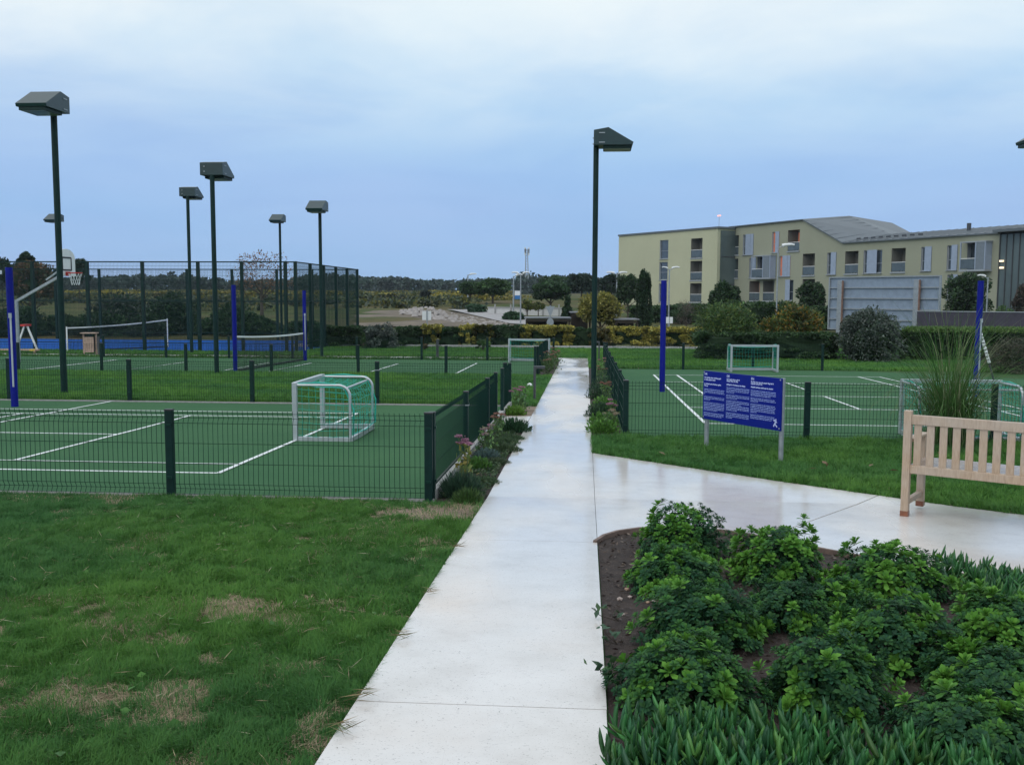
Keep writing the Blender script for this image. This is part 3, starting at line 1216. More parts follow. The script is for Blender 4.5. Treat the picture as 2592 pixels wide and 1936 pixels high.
for k in range(7):
    MB().box((BL / 2, .055 + .075 * k, .452), (BL - .05, .058, .022)).build('seat_slat', M_SEAT, bw, bevel=.004)

# ------------------------------------------------------------------ bollards, ball
def bollard(label, x, y, arm=1, rz=0.0):
    t = thing('path_light', label, 'path light', (x, y, gzf(x, y)), rz, 'dark grey angled path lights')
    MB().box((0, 0, .37), (.05, .09, .76)).build('stem', M_DARKGREY, t, bevel=.006)
    if arm:
        MB().box((.11, 0, .725), (.20, .09, .055)).build('arm', M_DARKGREY, t, bevel=.006)
    MB().box((0, 0, .01), (.12, .15, .02)).build('foot', M_DARKGREY, t)
    return t


bollard('grey angled path light left of the concrete path, before the far court fence', -1.05, 20.0)
bollard('grey path light on the grass strip behind the far left court', -5.75, 37.3, 1, R(90))
bollard('thin grey path light right of the path end, seen behind the floodlight pole', .50, 36.3, 1, R(180))
p = at(249, 39.0)
bollard('short dark path light beside the litter bin', p[0], p[1], 0)
t = thing('white_ball', 'small white ball lying on the grass left of the path light', 'ball', (-1.36, 23.6, gzf(-1.36, 23.6) + .06))
bm = bmesh.new()
bmesh.ops.create_icosphere(bm, subdivisions=3, radius=.07)
me = bpy.data.meshes.new('ball_shell')
bm.to_mesh(me)
bm.free()
for f in me.polygons:
    f.use_smooth = True
me.materials.append(M_WHITE)
inst('ball_shell', me, t)

# ------------------------------------------------------------------ vegetation helpers
def vnoise(x, y, scale, seed=0):
    r_ = np.random.default_rng(seed)
    g = r_.random((64, 64))
    u, v = np.asarray(x) * scale + 1000, np.asarray(y) * scale + 1000
    i, j = np.floor(u).astype(int), np.floor(v).astype(int)
    a, b = u - i, v - j
    a, b = a * a * (3 - 2 * a), b * b * (3 - 2 * b)
    i0, i1, j0, j1 = i % 64, (i + 1) % 64, j % 64, (j + 1) % 64
    return (g[i0, j0] * (1 - a) + g[i1, j0] * a) * (1 - b) + (g[i0, j1] * (1 - a) + g[i1, j1] * a) * b


def unit(v):
    return v / np.maximum(np.linalg.norm(v, axis=-1, keepdims=True), 1e-9)


def leaf_mesh(name, P, D, size, aspect, cols, mat, up_bias=.3):
    """one folded leaf (two triangles pairs) per point; D is the way it points"""
    n = len(P)
    D = unit(D)
    rv = unit(rng.normal(size=(n, 3)) + np.array([0, 0, up_bias]))
    S = unit(np.cross(D, rv))
    N = np.cross(S, D)
    L = (size * rng.uniform(.7, 1.3, n))[:, None] if np.isscalar(size) else size[:, None]
    W = L * aspect
    b = P - D * L * .5
    tip = P + D * L * .5
    l_ = P + S * W * .5 + N * W * .12
    r_ = P - S * W * .5 + N * W * .12
    V = np.stack([b, r_, tip, l_], 1).reshape(-1, 3)
    i = np.arange(n)[:, None] * 4
    f1 = i + np.array([[0, 1, 2]])
    f2 = i + np.array([[0, 2, 3]])
    return npmesh(name, V, [np.concatenate([f1, f2])], mat, np.repeat(cols, 4, 0))


def pick_cols(n, palette, weights=None, var=.22):
    pal = np.array(palette)
    w = None if weights is None else np.array(weights) / sum(weights)
    c = pal[rng.choice(len(pal), n, p=w)]
    return np.clip(c * (1 + rng.normal(0, var, (n, 1))), .004, .8)


def clump_points(n, K, shape, spread=.30):
    """points gathered in clumps over a unit crown; z runs from 0 to 1"""
    if shape == 'round':
        d = unit(rng.normal(size=(K, 3)))
        d[:, 2] = np.where(d[:, 2] < -.55, -d[:, 2], d[:, 2])
        r_ = rng.uniform(.55, .86, (K, 1))
        c = d * r_
    elif shape == 'cone':
        h = rng.random(K) ** 1.2
        a = rng.uniform(0, 2 * math.pi, K)
        rad = (.82 * (1 - h) ** .75) * rng.uniform(.6, 1, K)
        c = np.stack([rad * np.cos(a), rad * np.sin(a), h * 1.8 - .92], 1)
    elif shape == 'column':
        h = rng.random(K)
        a = rng.uniform(0, 2 * math.pi, K)
        prof = np.sqrt(np.clip(1 - (np.abs(h - .38) / .66) ** 2.2, .04, 1)) * .8
        c = np.stack([prof * np.cos(a), prof * np.sin(a), h * 1.86 - .95], 1)
    elif shape == 'box':
        c = rng.uniform(-.92, .92, (K, 3))
        ax = rng.integers(0, 3, K)
        sg_ = rng.choice([-1, 1], K)
        for k in range(K):
            c[k, ax[k]] = .84 * (sg_[k] if ax[k] != 2 else 1)
        spread *= .8
    elif shape == 'flat':
        d = unit(rng.normal(size=(K, 3)))
        c = d * rng.uniform(.4, .8, (K, 1))
        c[:, 2] = np.abs(c[:, 2]) * .8 - .2
    k = rng.integers(0, K, n)
    off = unit(rng.normal(size=(n, 3))) * (spread * rng.uniform(.35, 1, (n, 1)) ** .6) * rng.uniform(.6, 1.3, (K, 1))[k]
    return c[k] + off, c[k], k


def crown_mesh(name, rx, ry, rz, n, leaf, palette, weights=None, shape='round', K=26, spread=.30, aspect=.55, mat=None, clumpvar=.25, zc=None):
    P, Cn, k = clump_points(n, K, shape, spread)
    D = unit(P - Cn * .6 + rng.normal(0, .35, (n, 3)))
    cols = pick_cols(n, palette, weights)
    cols = np.clip(cols * (1 + rng.normal(0, clumpvar, (K, 1)))[k], .004, .8)
    S = np.array([rx, ry, rz])
    P = P * S
    P[:, 2] += rz if zc is None else zc
    lowp = P[:, 2] < .03
    P[lowp, 2] = rng.uniform(.03, rz * .5, lowp.sum())
    return leaf_mesh(name, P, D, leaf, aspect, cols, mat or M_LEAF)


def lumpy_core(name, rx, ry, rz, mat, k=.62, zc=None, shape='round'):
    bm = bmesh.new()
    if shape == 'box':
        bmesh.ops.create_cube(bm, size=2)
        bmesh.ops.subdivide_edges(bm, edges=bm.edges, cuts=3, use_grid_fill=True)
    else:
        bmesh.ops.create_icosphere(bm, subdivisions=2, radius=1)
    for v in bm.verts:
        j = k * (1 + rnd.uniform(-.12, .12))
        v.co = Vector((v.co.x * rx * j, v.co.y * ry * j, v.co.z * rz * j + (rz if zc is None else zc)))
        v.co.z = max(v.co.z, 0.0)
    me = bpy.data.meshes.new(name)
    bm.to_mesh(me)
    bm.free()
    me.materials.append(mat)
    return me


DG = [(.020, .050, .020), (.030, .068, .024), (.042, .085, .030)]
MG = [(.035, .080, .022), (.055, .110, .030), (.075, .135, .035)]
GREY = [(.060, .085, .070), (.085, .110, .092), (.045, .065, .050), (.13, .15, .13)]
YEL = [(.32, .28, .06), (.42, .37, .085), (.20, .20, .045), (.08, .11, .03)]
ORG = [(.22, .16, .035), (.30, .18, .03), (.09, .125, .03), (.055, .09, .025)]
BRN = [(.13, .07, .045), (.16, .09, .055), (.11, .09, .04), (.07, .08, .035)]
PINE = [(.014, .034, .022), (.020, .044, .026), (.028, .055, .030)]
CYP = [(.016, .042, .018), (.024, .055, .022), (.034, .070, .026)]


def plant(name, label, cat, px, d, ytop, wpx, pal, shape='round', n=1500, leaf=.12, weights=None, group=None, trunk=.25, K=26, spread=.3, ybot=None,
          depth=None, core=None, aspect=.55, zbase=None, clumpvar=.25, off=0.0):
    """tree or bush placed by the column it stands in, its distance and the height of its top"""
    x, y = at(px, d)
    z0 = gzf(x, y) if zbase is None else zbase
    H = max(.3, zat(ytop, d) - z0)
    W = wpx / F * d
    t = thing(name, label, cat, (x, y, z0 - .03), rnd.uniform(0, 6) if shape not in ('box',) else -.0, group)
    cb = 0.0
    if trunk:
        cb = H * trunk
        q = MB()
        r0 = max(.05, W * .035)
        lean = rnd.uniform(-.04, .04)
        q.tube([(0, 0, -.1), (lean * H * .5, 0, cb * .6), (lean * H, .02, cb + (H - cb) * .45)], r0, 7, True, r0 * .45)
        tr = q.build('trunk', M_BARK, t, smooth=True)
        for k in range(5):
            a = 2 * math.pi * k / 5 + rnd.uniform(-.4, .4)
            z1 = cb + (H - cb) * rnd.uniform(.0, .25)
            l2 = W * rnd.uniform(.25, .38)
            MB().tube([(lean * H * .6, 0, z1), (l2 * .5 * math.cos(a), l2 * .5 * math.sin(a), z1 + l2 * .35), (l2 * math.cos(a), l2 * math.sin(a), z1 + l2 * .9)], r0 * .4, 5, True, r0 * .12).build('limb', M_BARK, t, smooth=True)
    rz_ = (H - cb) / 2
    zc_ = cb + rz_
    if shape == 'round' and not trunk:
        rz_, zc_ = H * .62, H * .36
    ry_ = (depth / 2 if depth else W / 2)
    me = crown_mesh('crown' if trunk else 'foliage', W / 2 * .93, ry_ * .93, rz_ * .97, int(n * 2.2), leaf * 1.1, pal, weights, shape, int(K * 1.5), spread, aspect, None, clumpvar, zc_)
    c = inst('crown' if trunk else 'foliage', me, t)
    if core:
        inst('shaded_core', lumpy_core('shaded_core', W / 2, ry_, rz_, M_CORE, core * .86, zc_, 'box' if shape == 'box' else 'round'), t)
    return t


M_WALLW0 = simple('pale_kerb_stone', (.42, .42, .42), .8, var=.2, scale=3)

# ------------------------------------------------------------------ hedge behind the courts
hedge_spans = [  # px0, px1, ytop, palette, weights, label
    (780, 950, 826, DG, None, 'dark hedge bush right behind the tall cage corner'),
    (1000, 1078, 826, DG, None, 'dark green hedge bush right of the grey oleander bush'),
    (1066, 1120, 822, YEL, (3, 3, 2, 1), 'leftmost yellow leaved hedge bush behind the far court'),
    (1108, 1172, 829, DG, None, 'dark hedge bush between the two left yellow hedge bushes'),
    (1160, 1206, 823, YEL, (3, 3, 2, 1), 'narrow yellow hedge bush left of the distant white goal'),
    (1196, 1252, 822, [(.10, .10, .03), (.05, .08, .02), (.18, .16, .04)], None, 'green and yellow hedge bush left of the distant white goal'),
    (1242, 1330, 822, DG, None, 'dark hedge bush behind the distant white goal'),
    (1318, 1452, 824, YEL, (3, 4, 2, 1), 'broad yellow hedge bush left of the path end'),
    (1440, 1510, 828, DG, None, 'dark hedge bush at the end of the concrete path'),
    (1488, 1548, 830, [(.10, .08, .035), (.05, .06, .025), (.16, .13, .04)], None, 'brownish hedge bush behind the path floodlight'),
    (1535, 1645, 826, YEL, (3, 4, 2, 1), 'yellow hedge bush left of the blue post on the right court'),
    (1635, 1790, 827, YEL, (3, 4, 3, 1), 'yellow hedge bush behind the blue post on the right court'),
]
for i, (a, b, yt, pal, w, lab) in enumerate(hedge_spans):
    dk = pal is DG
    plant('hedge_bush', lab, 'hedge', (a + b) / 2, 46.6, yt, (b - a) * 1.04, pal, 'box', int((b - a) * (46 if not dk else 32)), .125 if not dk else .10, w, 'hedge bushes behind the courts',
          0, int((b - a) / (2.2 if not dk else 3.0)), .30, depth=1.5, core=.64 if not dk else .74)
    if not dk:
        pass
plant('oleander', 'grey green rounded bush in the hedge right of the tall cage', 'bush', 966, 44.8, 814, 100, GREY, 'round', 2600, .11, None, None, 0, 26, core=.6, aspect=.3)
plant('young_conifer', 'small conifer on the grass before the hedge, left of the grey bush', 'bush', 920, 44, 846, 22, MG, 'cone', 500, .07, None, None, .1, 12)
plant('young_shrub', 'thin young shrub on the grass in front of the yellow hedge', 'bush', 1222, 43, 858, 44, MG, 'round', 500, .08, None, None, .15, 12)
plant('young_shrub', 'thin bare young shrub left of the distant path light', 'bush', 1075, 43, 868, 24, BRN, 'round', 260, .07, None, None, .2, 10)

# big bushes on the right
plant('spreading_bush', 'large bright green bush with upright shoots left of the orange bush', 'bush', 1834, 39.5, 756, 212, MG + [(.11, .15, .03)], 'round', 5200, .12, None, None, 0, 46, core=.6, aspect=.35)
plant('upright_shoots', 'tall feathery shoots rising from the large green bush', 'bush', 1825, 40.5, 742, 150, MG + [(.09, .13, .03)], 'round', 1500, .13, None, None, 0, 20, .35, aspect=.22)
plant('autumn_bush', 'large bush with orange autumn leaves left of the grey dome bush', 'bush', 2008, 39.6, 762, 190, ORG, 'round', 6400, .12, (1.3, .8, 3, 3), None, 0, 46, core=.6)
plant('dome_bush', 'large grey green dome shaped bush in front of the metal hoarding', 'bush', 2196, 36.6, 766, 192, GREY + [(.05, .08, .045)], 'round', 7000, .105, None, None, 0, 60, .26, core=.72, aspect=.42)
for k, (a, b, yt, lab) in enumerate([(1760, 1930, 838, 'low dark hedge section below the bright green bush'), (1905, 2120, 838, 'low dark hedge section below the orange bush and left of the dome bush'), (2270, 2390, 829, 'clipped dark hedge with light green top right of the dome bush'),
                                     (2380, 2500, 830, 'clipped dark hedge behind the right blue post'), (2490, 2680, 834, 'clipped dark hedge at the right edge of the photo')]):
    plant('clipped_hedge', lab, 'hedge', (a + b) / 2, 37.6, yt, (b - a) * 1.03, DG + [(.05, .10, .03)], 'box', int((b - a) * 24), .10, None, 'clipped dark hedge on the right', 0, int((b - a) / 3), .28, depth=1.5, core=.76)
    if k > 1:
        x, y = at((a + b) / 2, 37.6)
for a, b, lab in [(2290, 2420, 'light green new growth on top of the clipped hedge, below the dark wall'), (2430, 2600, 'light green new growth on the hedge top at the right edge')]:
    x, y = at((a + b) / 2, 37.2)
    t = thing('hedge_shoots', lab, 'hedge', (x, y, zat(833, 37.2)))
    n = 1600
    P = rng.uniform(-1, 1, (n, 3)) * np.array([(b - a) / F * 37 / 2, .5, .10]) + np.array([0, 0, .05])
    inst('foliage', leaf_mesh('foliage', P, rng.normal(0, .4, (n, 3)) + np.array([0, 0, 1]), .10, .4, pick_cols(n, [(.09, .17, .04), (.12, .20, .05), (.06, .12, .03)]), M_LEAF), t)
plant('twiggy_shrub', 'dull brown green twiggy shrub at the right edge behind the goal', 'bush', 2575, 30.5, 850, 170, [(.06, .065, .04), (.08, .07, .05), (.045, .06, .035)], 'round', 2600, .12, None, None, 0, 30, .4, aspect=.16, core=.4)

kb_ = thing('stone_kerb', 'low pale stone kerb along the foot of the hedge', 'kerb', (-14, 45.55, gzf(-14, 45.55)))
for k in range(20):
    MB().box((.5 + k * 1.02, 0, .07), (1.0, .16, .15 + .01 * (k % 2))).build('kerb_stone', M_WALLW0, kb_)
# trees behind the hedge, centre and right
plant('round_tree', 'left of two round crowned trees beyond the road', 'tree', 1190, 118, 711, 72, DG, 'round', 1700, .30, None, 'round trees beyond the road', .2, core=.6)
plant('round_tree', 'larger right one of two round crowned trees beyond the road', 'tree', 1246, 108, 706, 106, MG[:2] + DG[1:], 'round', 2400, .30, None, 'round trees beyond the road', .2, core=.6)
plant('dark_tree', 'dark spreading tree behind the back of the triangular road sign', 'tree', 1392, 92, 710, 108, DG, 'round', 2200, .25, None, None, .15, core=.6)
plant('conical_tree', 'dark conical tree right of the triangular road sign', 'tree', 1436, 66, 748, 46, CYP, 'cone', 1700, .15, None, None, .04, core=.5, spread=.25)
plant('yellow_tree', 'yellow green autumn tree behind the hedge, crossed by the floodlight pole', 'tree', 1516, 55, 734, 126, [(.17, .17, .035), (.23, .21, .045), (.11, .13, .03), (.30, .27, .07)], 'round', 3600, .15, None, None, .06, 40, core=.4)
plant('pine_tree', 'tall dark pine left of the yellow autumn tree', 'tree', 1470, 135, 692, 110, PINE, 'round', 1900, .42, None, 'pines behind the yellow tree', .2, core=.6)
plant('pine_tree', 'dark pine directly above the yellow autumn tree', 'tree', 1545, 128, 689, 66, PINE, 'round', 1500, .38, None, 'pines behind the yellow tree', .2, core=.6)
plant('pine_tree', 'paler pine between the radio mast and the dark pine', 'tree', 1398, 150, 697, 90, MG[:1] + DG[1:], 'round', 1600, .45, None, 'pines behind the yellow tree', .2, core=.6)
plant('oak_tree', 'dark loose crowned tree touching the left side of the tall cypress', 'tree', 1588, 76, 690, 80, DG + [(.05, .07, .04)], 'round', 2400, .2, None, None, .2, 30, core=.5)
plant('cypress_tree', 'tall dark columnar cypress before the yellow apartment block', 'tree', 1628, 62, 682, 46, CYP, 'column', 4200, .12, None, None, .02, 70, .22, core=.62)
plant('dark_bush', 'dark bush at the foot of the yellow block, left of the blue post', 'bush', 1672, 74, 778, 70, DG, 'round', 1200, .18, None, None, .1, core=.6)
plant('bare_shrub', 'thin leafless shrub in front of the yellow apartment block', 'bush', 1737, 62, 758, 70, [(.09, .08, .06), (.12, .10, .08)], 'round', 700, .13, None, None, .1, 14, .4, aspect=.12)
plant('low_green_bank', 'green bushy bank under the balconies of the yellow block', 'bush', 1765, 80, 764, 150, DG + MG[:1], 'round', 2600, .2, None, None, 0, 40, core=.6)
for (px, d, w, yt, lab) in [(1660, 84, 150, 772, 'dark low hedge at the foot of the yellow block, left part'), (1790, 82, 170, 768, 'dark low hedge at the foot of the yellow block, right part'), (1935, 64, 190, 762, 'green hedge between the bright green bush and the orange bush, further back'),
                           (2085, 62, 150, 772, 'dark green hedge at the left foot of the metal hoarding')]:
    plant('green_hedge', lab, 'hedge', px, d, yt, w, DG + MG[:2], 'box', 1800, .2, None, 'green hedges at the foot of the apartment blocks', 0, 40, depth=3, core=.7)
plant('facade_tree', 'dark tree in front of the olive block, above the green bush', 'tree', 1832, 70, 708, 82, DG, 'round', 2200, .19, None, 'dark trees before the olive apartment block', .2, core=.5)
plant('facade_tree', 'dark tree left of the metal hoarding', 'tree', 2050, 66, 706, 88, DG + [(.05, .065, .04)], 'round', 2500, .18, None, 'dark trees before the olive apartment block', .2, core=.5)
plant('facade_tree', 'dark tree behind the right blue post, right of the hoarding', 'tree', 2442, 62, 683, 128, DG + [(.05, .07, .045)], 'round', 3200, .18, None, 'dark trees before the olive apartment block', .12, 34, core=.5)
plant('reddish_shrub', 'dull reddish shrub by the glazed end of the building', 'bush', 2590, 70, 715, 70, [(.08, .06, .055), (.10, .08, .06), (.05, .06, .04)], 'round', 1300, .2, None, None, .1)
plant('low_shrub', 'low yellowish shrub by the glazed end of the building', 'bush', 2540, 60, 765, 70, MG, 'round', 800, .15, None, None, 0)
plant('roadside_bush', 'rounded green bush at the left end of the white wall', 'bush', 1205, 78, 768, 62, [(.04, .085, .045), (.055, .11, .06)], 'round', 1200, .17, None, 'bushes along the white wall', 0, core=.6)
plant('roadside_bush', 'rounded green bush in front of the white wall', 'bush', 1300, 68, 786, 60, [(.03, .075, .035), (.045, .10, .045)], 'round', 1400, .14, None, 'bushes along the white wall', 0, core=.6)
plant('sapling', 'small yellow green street tree left of the triangular road sign', 'tree', 1333, 70, 757, 42, [(.10, .12, .03), (.14, .15, .035), (.07, .10, .03)], 'round', 700, .15, None, 'yellow green saplings by the white wall', .35, 14)
plant('sapling', 'second yellow green street tree just left of the dark conical tree', 'tree', 1362, 72, 762, 36, [(.10, .12, .03), (.08, .11, .03)], 'round', 500, .15, None, 'yellow green saplings by the white wall', .35, 12)
plant('field_tree', 'small dark tree alone in the yellow field', 'tree', 1078, 100, 733, 30, [(.03, .045, .04), (.04, .055, .045)], 'round', 700, .22, None, None, .1)

# left background behind the cage
plant('brown_tree', 'broad reddish brown tree behind the basketball hoop', 'tree', 85, 72, 668, 150, BRN, 'round', 3400, .22, (2, 2, 2, 3), None, .12, 34, core=.4)
plant('tall_pine', 'umbrella pine rising above the brown tree at the far left', 'tree', 80, 92, 648, 76, PINE + DG[:1], 'round', 1500, .3, None, 'pines at the far left', .4, 16, core=.5)
plant('tall_pine', 'green pine cut by the left edge of the photo', 'tree', 2, 95, 652, 90, PINE + DG[:1], 'round', 1500, .3, None, 'pines at the far left', .3, 16, core=.5)
plant('tall_pine', 'pine behind the white basketball backboard', 'tree', 205, 100, 657, 54, PINE + DG[:1], 'round', 1300, .3, None, 'pines at the far left', .3, 16, core=.5)
plant('bare_tree', 'half bare tree with sparse orange leaves behind the cage', 'tree', 664, 74, 632, 170, [(.20, .10, .055), (.26, .14, .08), (.14, .09, .05)], 'round', 620, .17, None, None, .2, 30, .36, aspect=.4)
for (px, d, yt, w, pal, lab) in [(440, 57, 742, 150, DG + GREY[2:3], 'dark bush behind the cage, left of the two blue net posts'),
                                 (590, 56, 768, 150, DG + MG[:1], 'dark bush behind the cage between the two blue net posts'),
                                 (300, 58, 745, 190, [(.05, .06, .05), (.035, .05, .04)] + DG[:1], 'grey dark bush behind the cage above the tennis net'),
                                 (170, 57, 800, 150, DG, 'dark bush behind the cage at the tennis net left post'),
                                 (40, 56, 775, 180, DG, 'dark bush behind the cage at the left edge'),
                                 (520, 57, 805, 120, DG, 'low dark bush in the middle behind the cage'),
                                 (250, 56, 790, 150, DG, 'dark bush behind the cage right of the litter bin'),
                                 (380, 56, 795, 130, DG + GREY[2:3], 'dark bush behind the cage at the tennis net right post'),
                                 (655, 57, 800, 120, DG, 'dark bush behind the cage under the half bare orange tree'),
                                 (770, 58, 812, 120, DG + MG[:1], 'green bush just behind the far right post of the cage'),
                                 (690, 57, 822, 160, DG, 'low dark bush behind the right corner of the cage')]:
    plant('cage_bush', lab, 'bush', px, d, yt, w, pal, 'round', 2600, .17, None, 'dark bushes behind the cage', 0, 34, core=.66)

# far pine wood and scrub: nobody could count them
def wood(name, label, trees, leaf, pal, per):
    PP, DD, CC = [], [], []
    for (x, y, h, w) in trees:
        P, Cn, k = clump_points(per, 14, 'flat', .36)
        z0 = gzf(x, y)
        S = np.array([w / 2, w / 2, h * .36])
        low = rng.random(per) < .42
        P = P * S + np.array([x, y, z0 + h * .66])
        P[low, 2] = z0 + rng.random(low.sum()) * h * .62
        PP.append(P)
        DD.append(unit(rng.normal(size=(per, 3))))
        CC.append(pick_cols(per, pal) * (1 + rng.normal(0, .2)))
    o_ = inst(name, leaf_mesh(name, np.concatenate(PP), np.concatenate(DD), leaf, .7, np.clip(np.concatenate(CC), .004, .6), M_LEAF))
    tag(o_, label, 'wood', None, 'stuff')
    return o_


tr = []
for k in range(150):
    px = -150 + k * 12.5 + rnd.uniform(-8, 8)
    d = rnd.uniform(330, 430)
    yt = 704 + 7 * math.sin(px * .011 + 1) - 8 * math.exp(-((px - 1290) / 160) ** 2) - (10 if rnd.random() < .16 else 0) + rnd.uniform(-5, 6)
    x, y = at(px, d)
    tr.append((x, y, max(3, zat(yt, d) - gzf(x, y)), rnd.uniform(7, 13)))
wood('pine_wood', 'continuous dark pine wood along the horizon', tr, 1.5, [(.018, .040, .032), (.026, .052, .038), (.036, .064, .044)], 300)
tr = []
for k in range(420):
    px = rnd.uniform(-80, 1180)
    d = rnd.uniform(82, 230)
    x, y = at(px, d)
    tr.append((x, y, rnd.uniform(.5, 1.3), rnd.uniform(2, 6)))
wood('scrub', 'low mixed scrub bushes scattered over the yellow field', tr, .42, [(.13, .13, .035), (.05, .075, .035), (.05, .07, .05), (.08, .10, .045)], 130)
tr = []
for k in range(120):
    px = rnd.uniform(200, 1300)
    d = rnd.uniform(120, 250)
    x, y = at(px, d)
    tr.append((x, y, rnd.uniform(.7, 1.3), rnd.uniform(5, 11)))
wood('broom_thicket', 'bright yellow broom thicket across the far field', tr, .5, [(.24, .20, .03), (.18, .16, .03), (.28, .23, .04), (.10, .11, .03)], 200)

# ------------------------------------------------------------------ road, rubble, white wall, signs beyond the hedge
def poly_px(name, pts, mat, off, thick=0.0):
    return drape(name, [(G(*q_).x, G(*q_).y) for q_ in pts], mat, off, thick, extra=[62, 66, 70, 75, 80, 85, 90])


M_ROAD = simple('pale_road', (.30, .29, .29), .85, var=.15, scale=2)
poly_px('dirt_track', [(895, 822), (900, 785), (1010, 783), (1085, 778), (1140, 790), (1330, 822), (1330, 828), (900, 828)], simple('track_earth', (.125, .10, .07), .95, var=.4, scale=.8, bump=.8, bscale=5), .05)
poly_px('road', [(1130, 786), (1210, 784), (1275, 796), (1350, 814), (1350, 826), (1290, 822)], M_ROAD, .10)
heap = thing('rubble_heap', 'long pale heap of broken stone beside the road', 'rubble heap', (*at(1100, 70), gzf(*at(1100, 70))))
hx, hy = at(1100, 70)
PP, FF = [], []
for k in range(420):
    u = rnd.random()
    x, y = at(1015 + 260 * u + rnd.uniform(-25, 25), 80 - 19 * u + rnd.uniform(-4, 4))
    s = rnd.uniform(.08, .26)
    z = gzf(x, y) - gzf(hx, hy) + .02 + rnd.random() ** 2 * .55 * max(0, 1 - abs(u - .22) * 4)
    b = len(PP)
    for q_ in ((-1, -1, -.7), (1, -1, -.7), (1, 1, -.7), (-1, 1, -.7), (-.6, -.7, .7), (.7, -.5, .6), (.5, .7, .8), (-.7, .6, .5)):
        PP.append((x - hx + q_[0] * s * rnd.uniform(.6, 1.1), y - hy + q_[1] * s * rnd.uniform(.6, 1.1), z + q_[2] * s * .5))
    FF += [(b, b + 1, b + 5, b + 4), (b + 1, b + 2, b + 6, b + 5), (b + 2, b + 3, b + 7, b + 6), (b + 3, b, b + 4, b + 7), (b + 4, b + 5, b + 6, b + 7)]
inst('stones', npmesh('stones', np.array(PP), [np.array(FF)], M_STONE), heap)['kind'] = 'stuff'

M_WALLW = simple('white_render', (.50, .50, .49), .85, var=.1, scale=2)
xa, ya = at(1236, 76)
xb, yb = at(1420, 74)
ww = thing('boundary_wall', 'low white rendered wall with grey coping beyond the road', 'wall', (xa, ya, gzf(xa, ya)), math.atan2(yb - ya, xb - xa))
wl = math.hypot(xb - xa, yb - ya)
wz = zat(780, 75) - gzf(xa, ya)
MB().box((wl / 2, 0, wz / 2 - .5), (wl, .2, wz + 1.0)).build('wall', M_WALLW, ww)
MB().box((wl / 2, 0, wz + .04), (wl + .1, .3, .08)).build('coping', M_CONCRETE, ww)
for k in range(5):
    MB().box((.6 + k * 1.3, -.14, wz * .5), (.10, .08, wz + .6)).build('pier', M_CONCRETE, ww)


def timber_shelter(label, px0, px1, d, ytop):
    x0, y0 = at(px0, d)
    x1, y1 = at(px1, d)
    L = math.hypot(x1 - x0, y1 - y0)
    z0 = gzf(x0, y0)
    H = zat(ytop, d) - z0
    t = thing('timber_shelter', label, 'shelter', (x0, y0, z0), math.atan2(y1 - y0, x1 - x0))
    MB().box((L / 2, .8, H - .03), (L + .2, 2.0, .06)).build('roof', simple('shelter_roof', (.16, .17, .19), .6), t)
    MB().box((L / 2, 1.6, H / 2 - .06), (L, .1, H - .12)).build('back_panel', M_DARKTWIG, t)
    MB().box((L / 2, -.12, H - .17), (L, .06, .12)).build('fascia', M_DARKTWIG, t)
    n = max(2, int(L / .9))
    for k in range(n + 1):
        MB().box((L * k / n, -.05, H / 2 - .1), (.1, .1, H)).build('post', M_DARKTWIG, t)
    return t


timber_shelter('long low dark timber shelter behind the road sign', 1332, 1440, 54, 803)
timber_shelter('small dark timber shelter between conical tree and floodlight pole', 1448, 1492, 56, 789)
timber_shelter('low dark timber shelter left of the tall cypress', 1558, 1612, 54, 806)

# traffic signs seen from behind
p = at(1392, 53)
t = thing('road_sign', 'back of a triangular road sign with a round sign below it', 'road sign', (*p, gzf(*p)))
z_t, z_b = zat(775, 53) - gzf(*p), zat(801, 53) - gzf(*p)
MB().prism([(-.24, z_t), (.24, z_t), (.02, z_b), (-.02, z_b)], 1, -.01, .01).build('triangle_plate', M_GALV, t)
zc_ = zat(816, 53) - gzf(*p)
MB().prism([(.19 * math.cos(a), zc_ + .24 * math.sin(a)) for a in np.linspace(0, 2 * math.pi, 20, False)], 1, -.01, .01).build('round_plate', M_GALV, t)
MB().tube([(0, .04, -.2), (0, .04, z_t + .05)], .035, 8).build('pole', M_GALV, t)
p = at(1080, 56)
t = thing('info_board', 'small white board on a post in front of the rubble heap', 'sign', (*p, gzf(*p)))
z0 = gzf(*p)
MB().box((0, 0, (zat(788, 56) + zat(811, 56)) / 2 - z0), (.52, .03, zat(788, 56) - zat(811, 56))).build('board', M_WHITE, t)
MB().box((.02, -.04, (zat(786, 56) + z0) / 2 - z0), (.07, .05, zat(786, 56) - z0)).build('post', M_GALV, t)
p = at(1693, 52)
t = thing('info_board', 'small white double board on a post right of the blue post on the right court', 'sign', (*p, gzf(*p)))
z0 = gzf(*p)
for s in (-.10, .10):
    MB().box((s, 0, zat(809, 52) - z0), (.17, .03, .34)).build('board', M_WHITE, t)
MB().box((0, .04, (zat(815, 52) - z0) / 2), (.05, .05, zat(815, 52) - z0)).build('post', M_GALV, t)


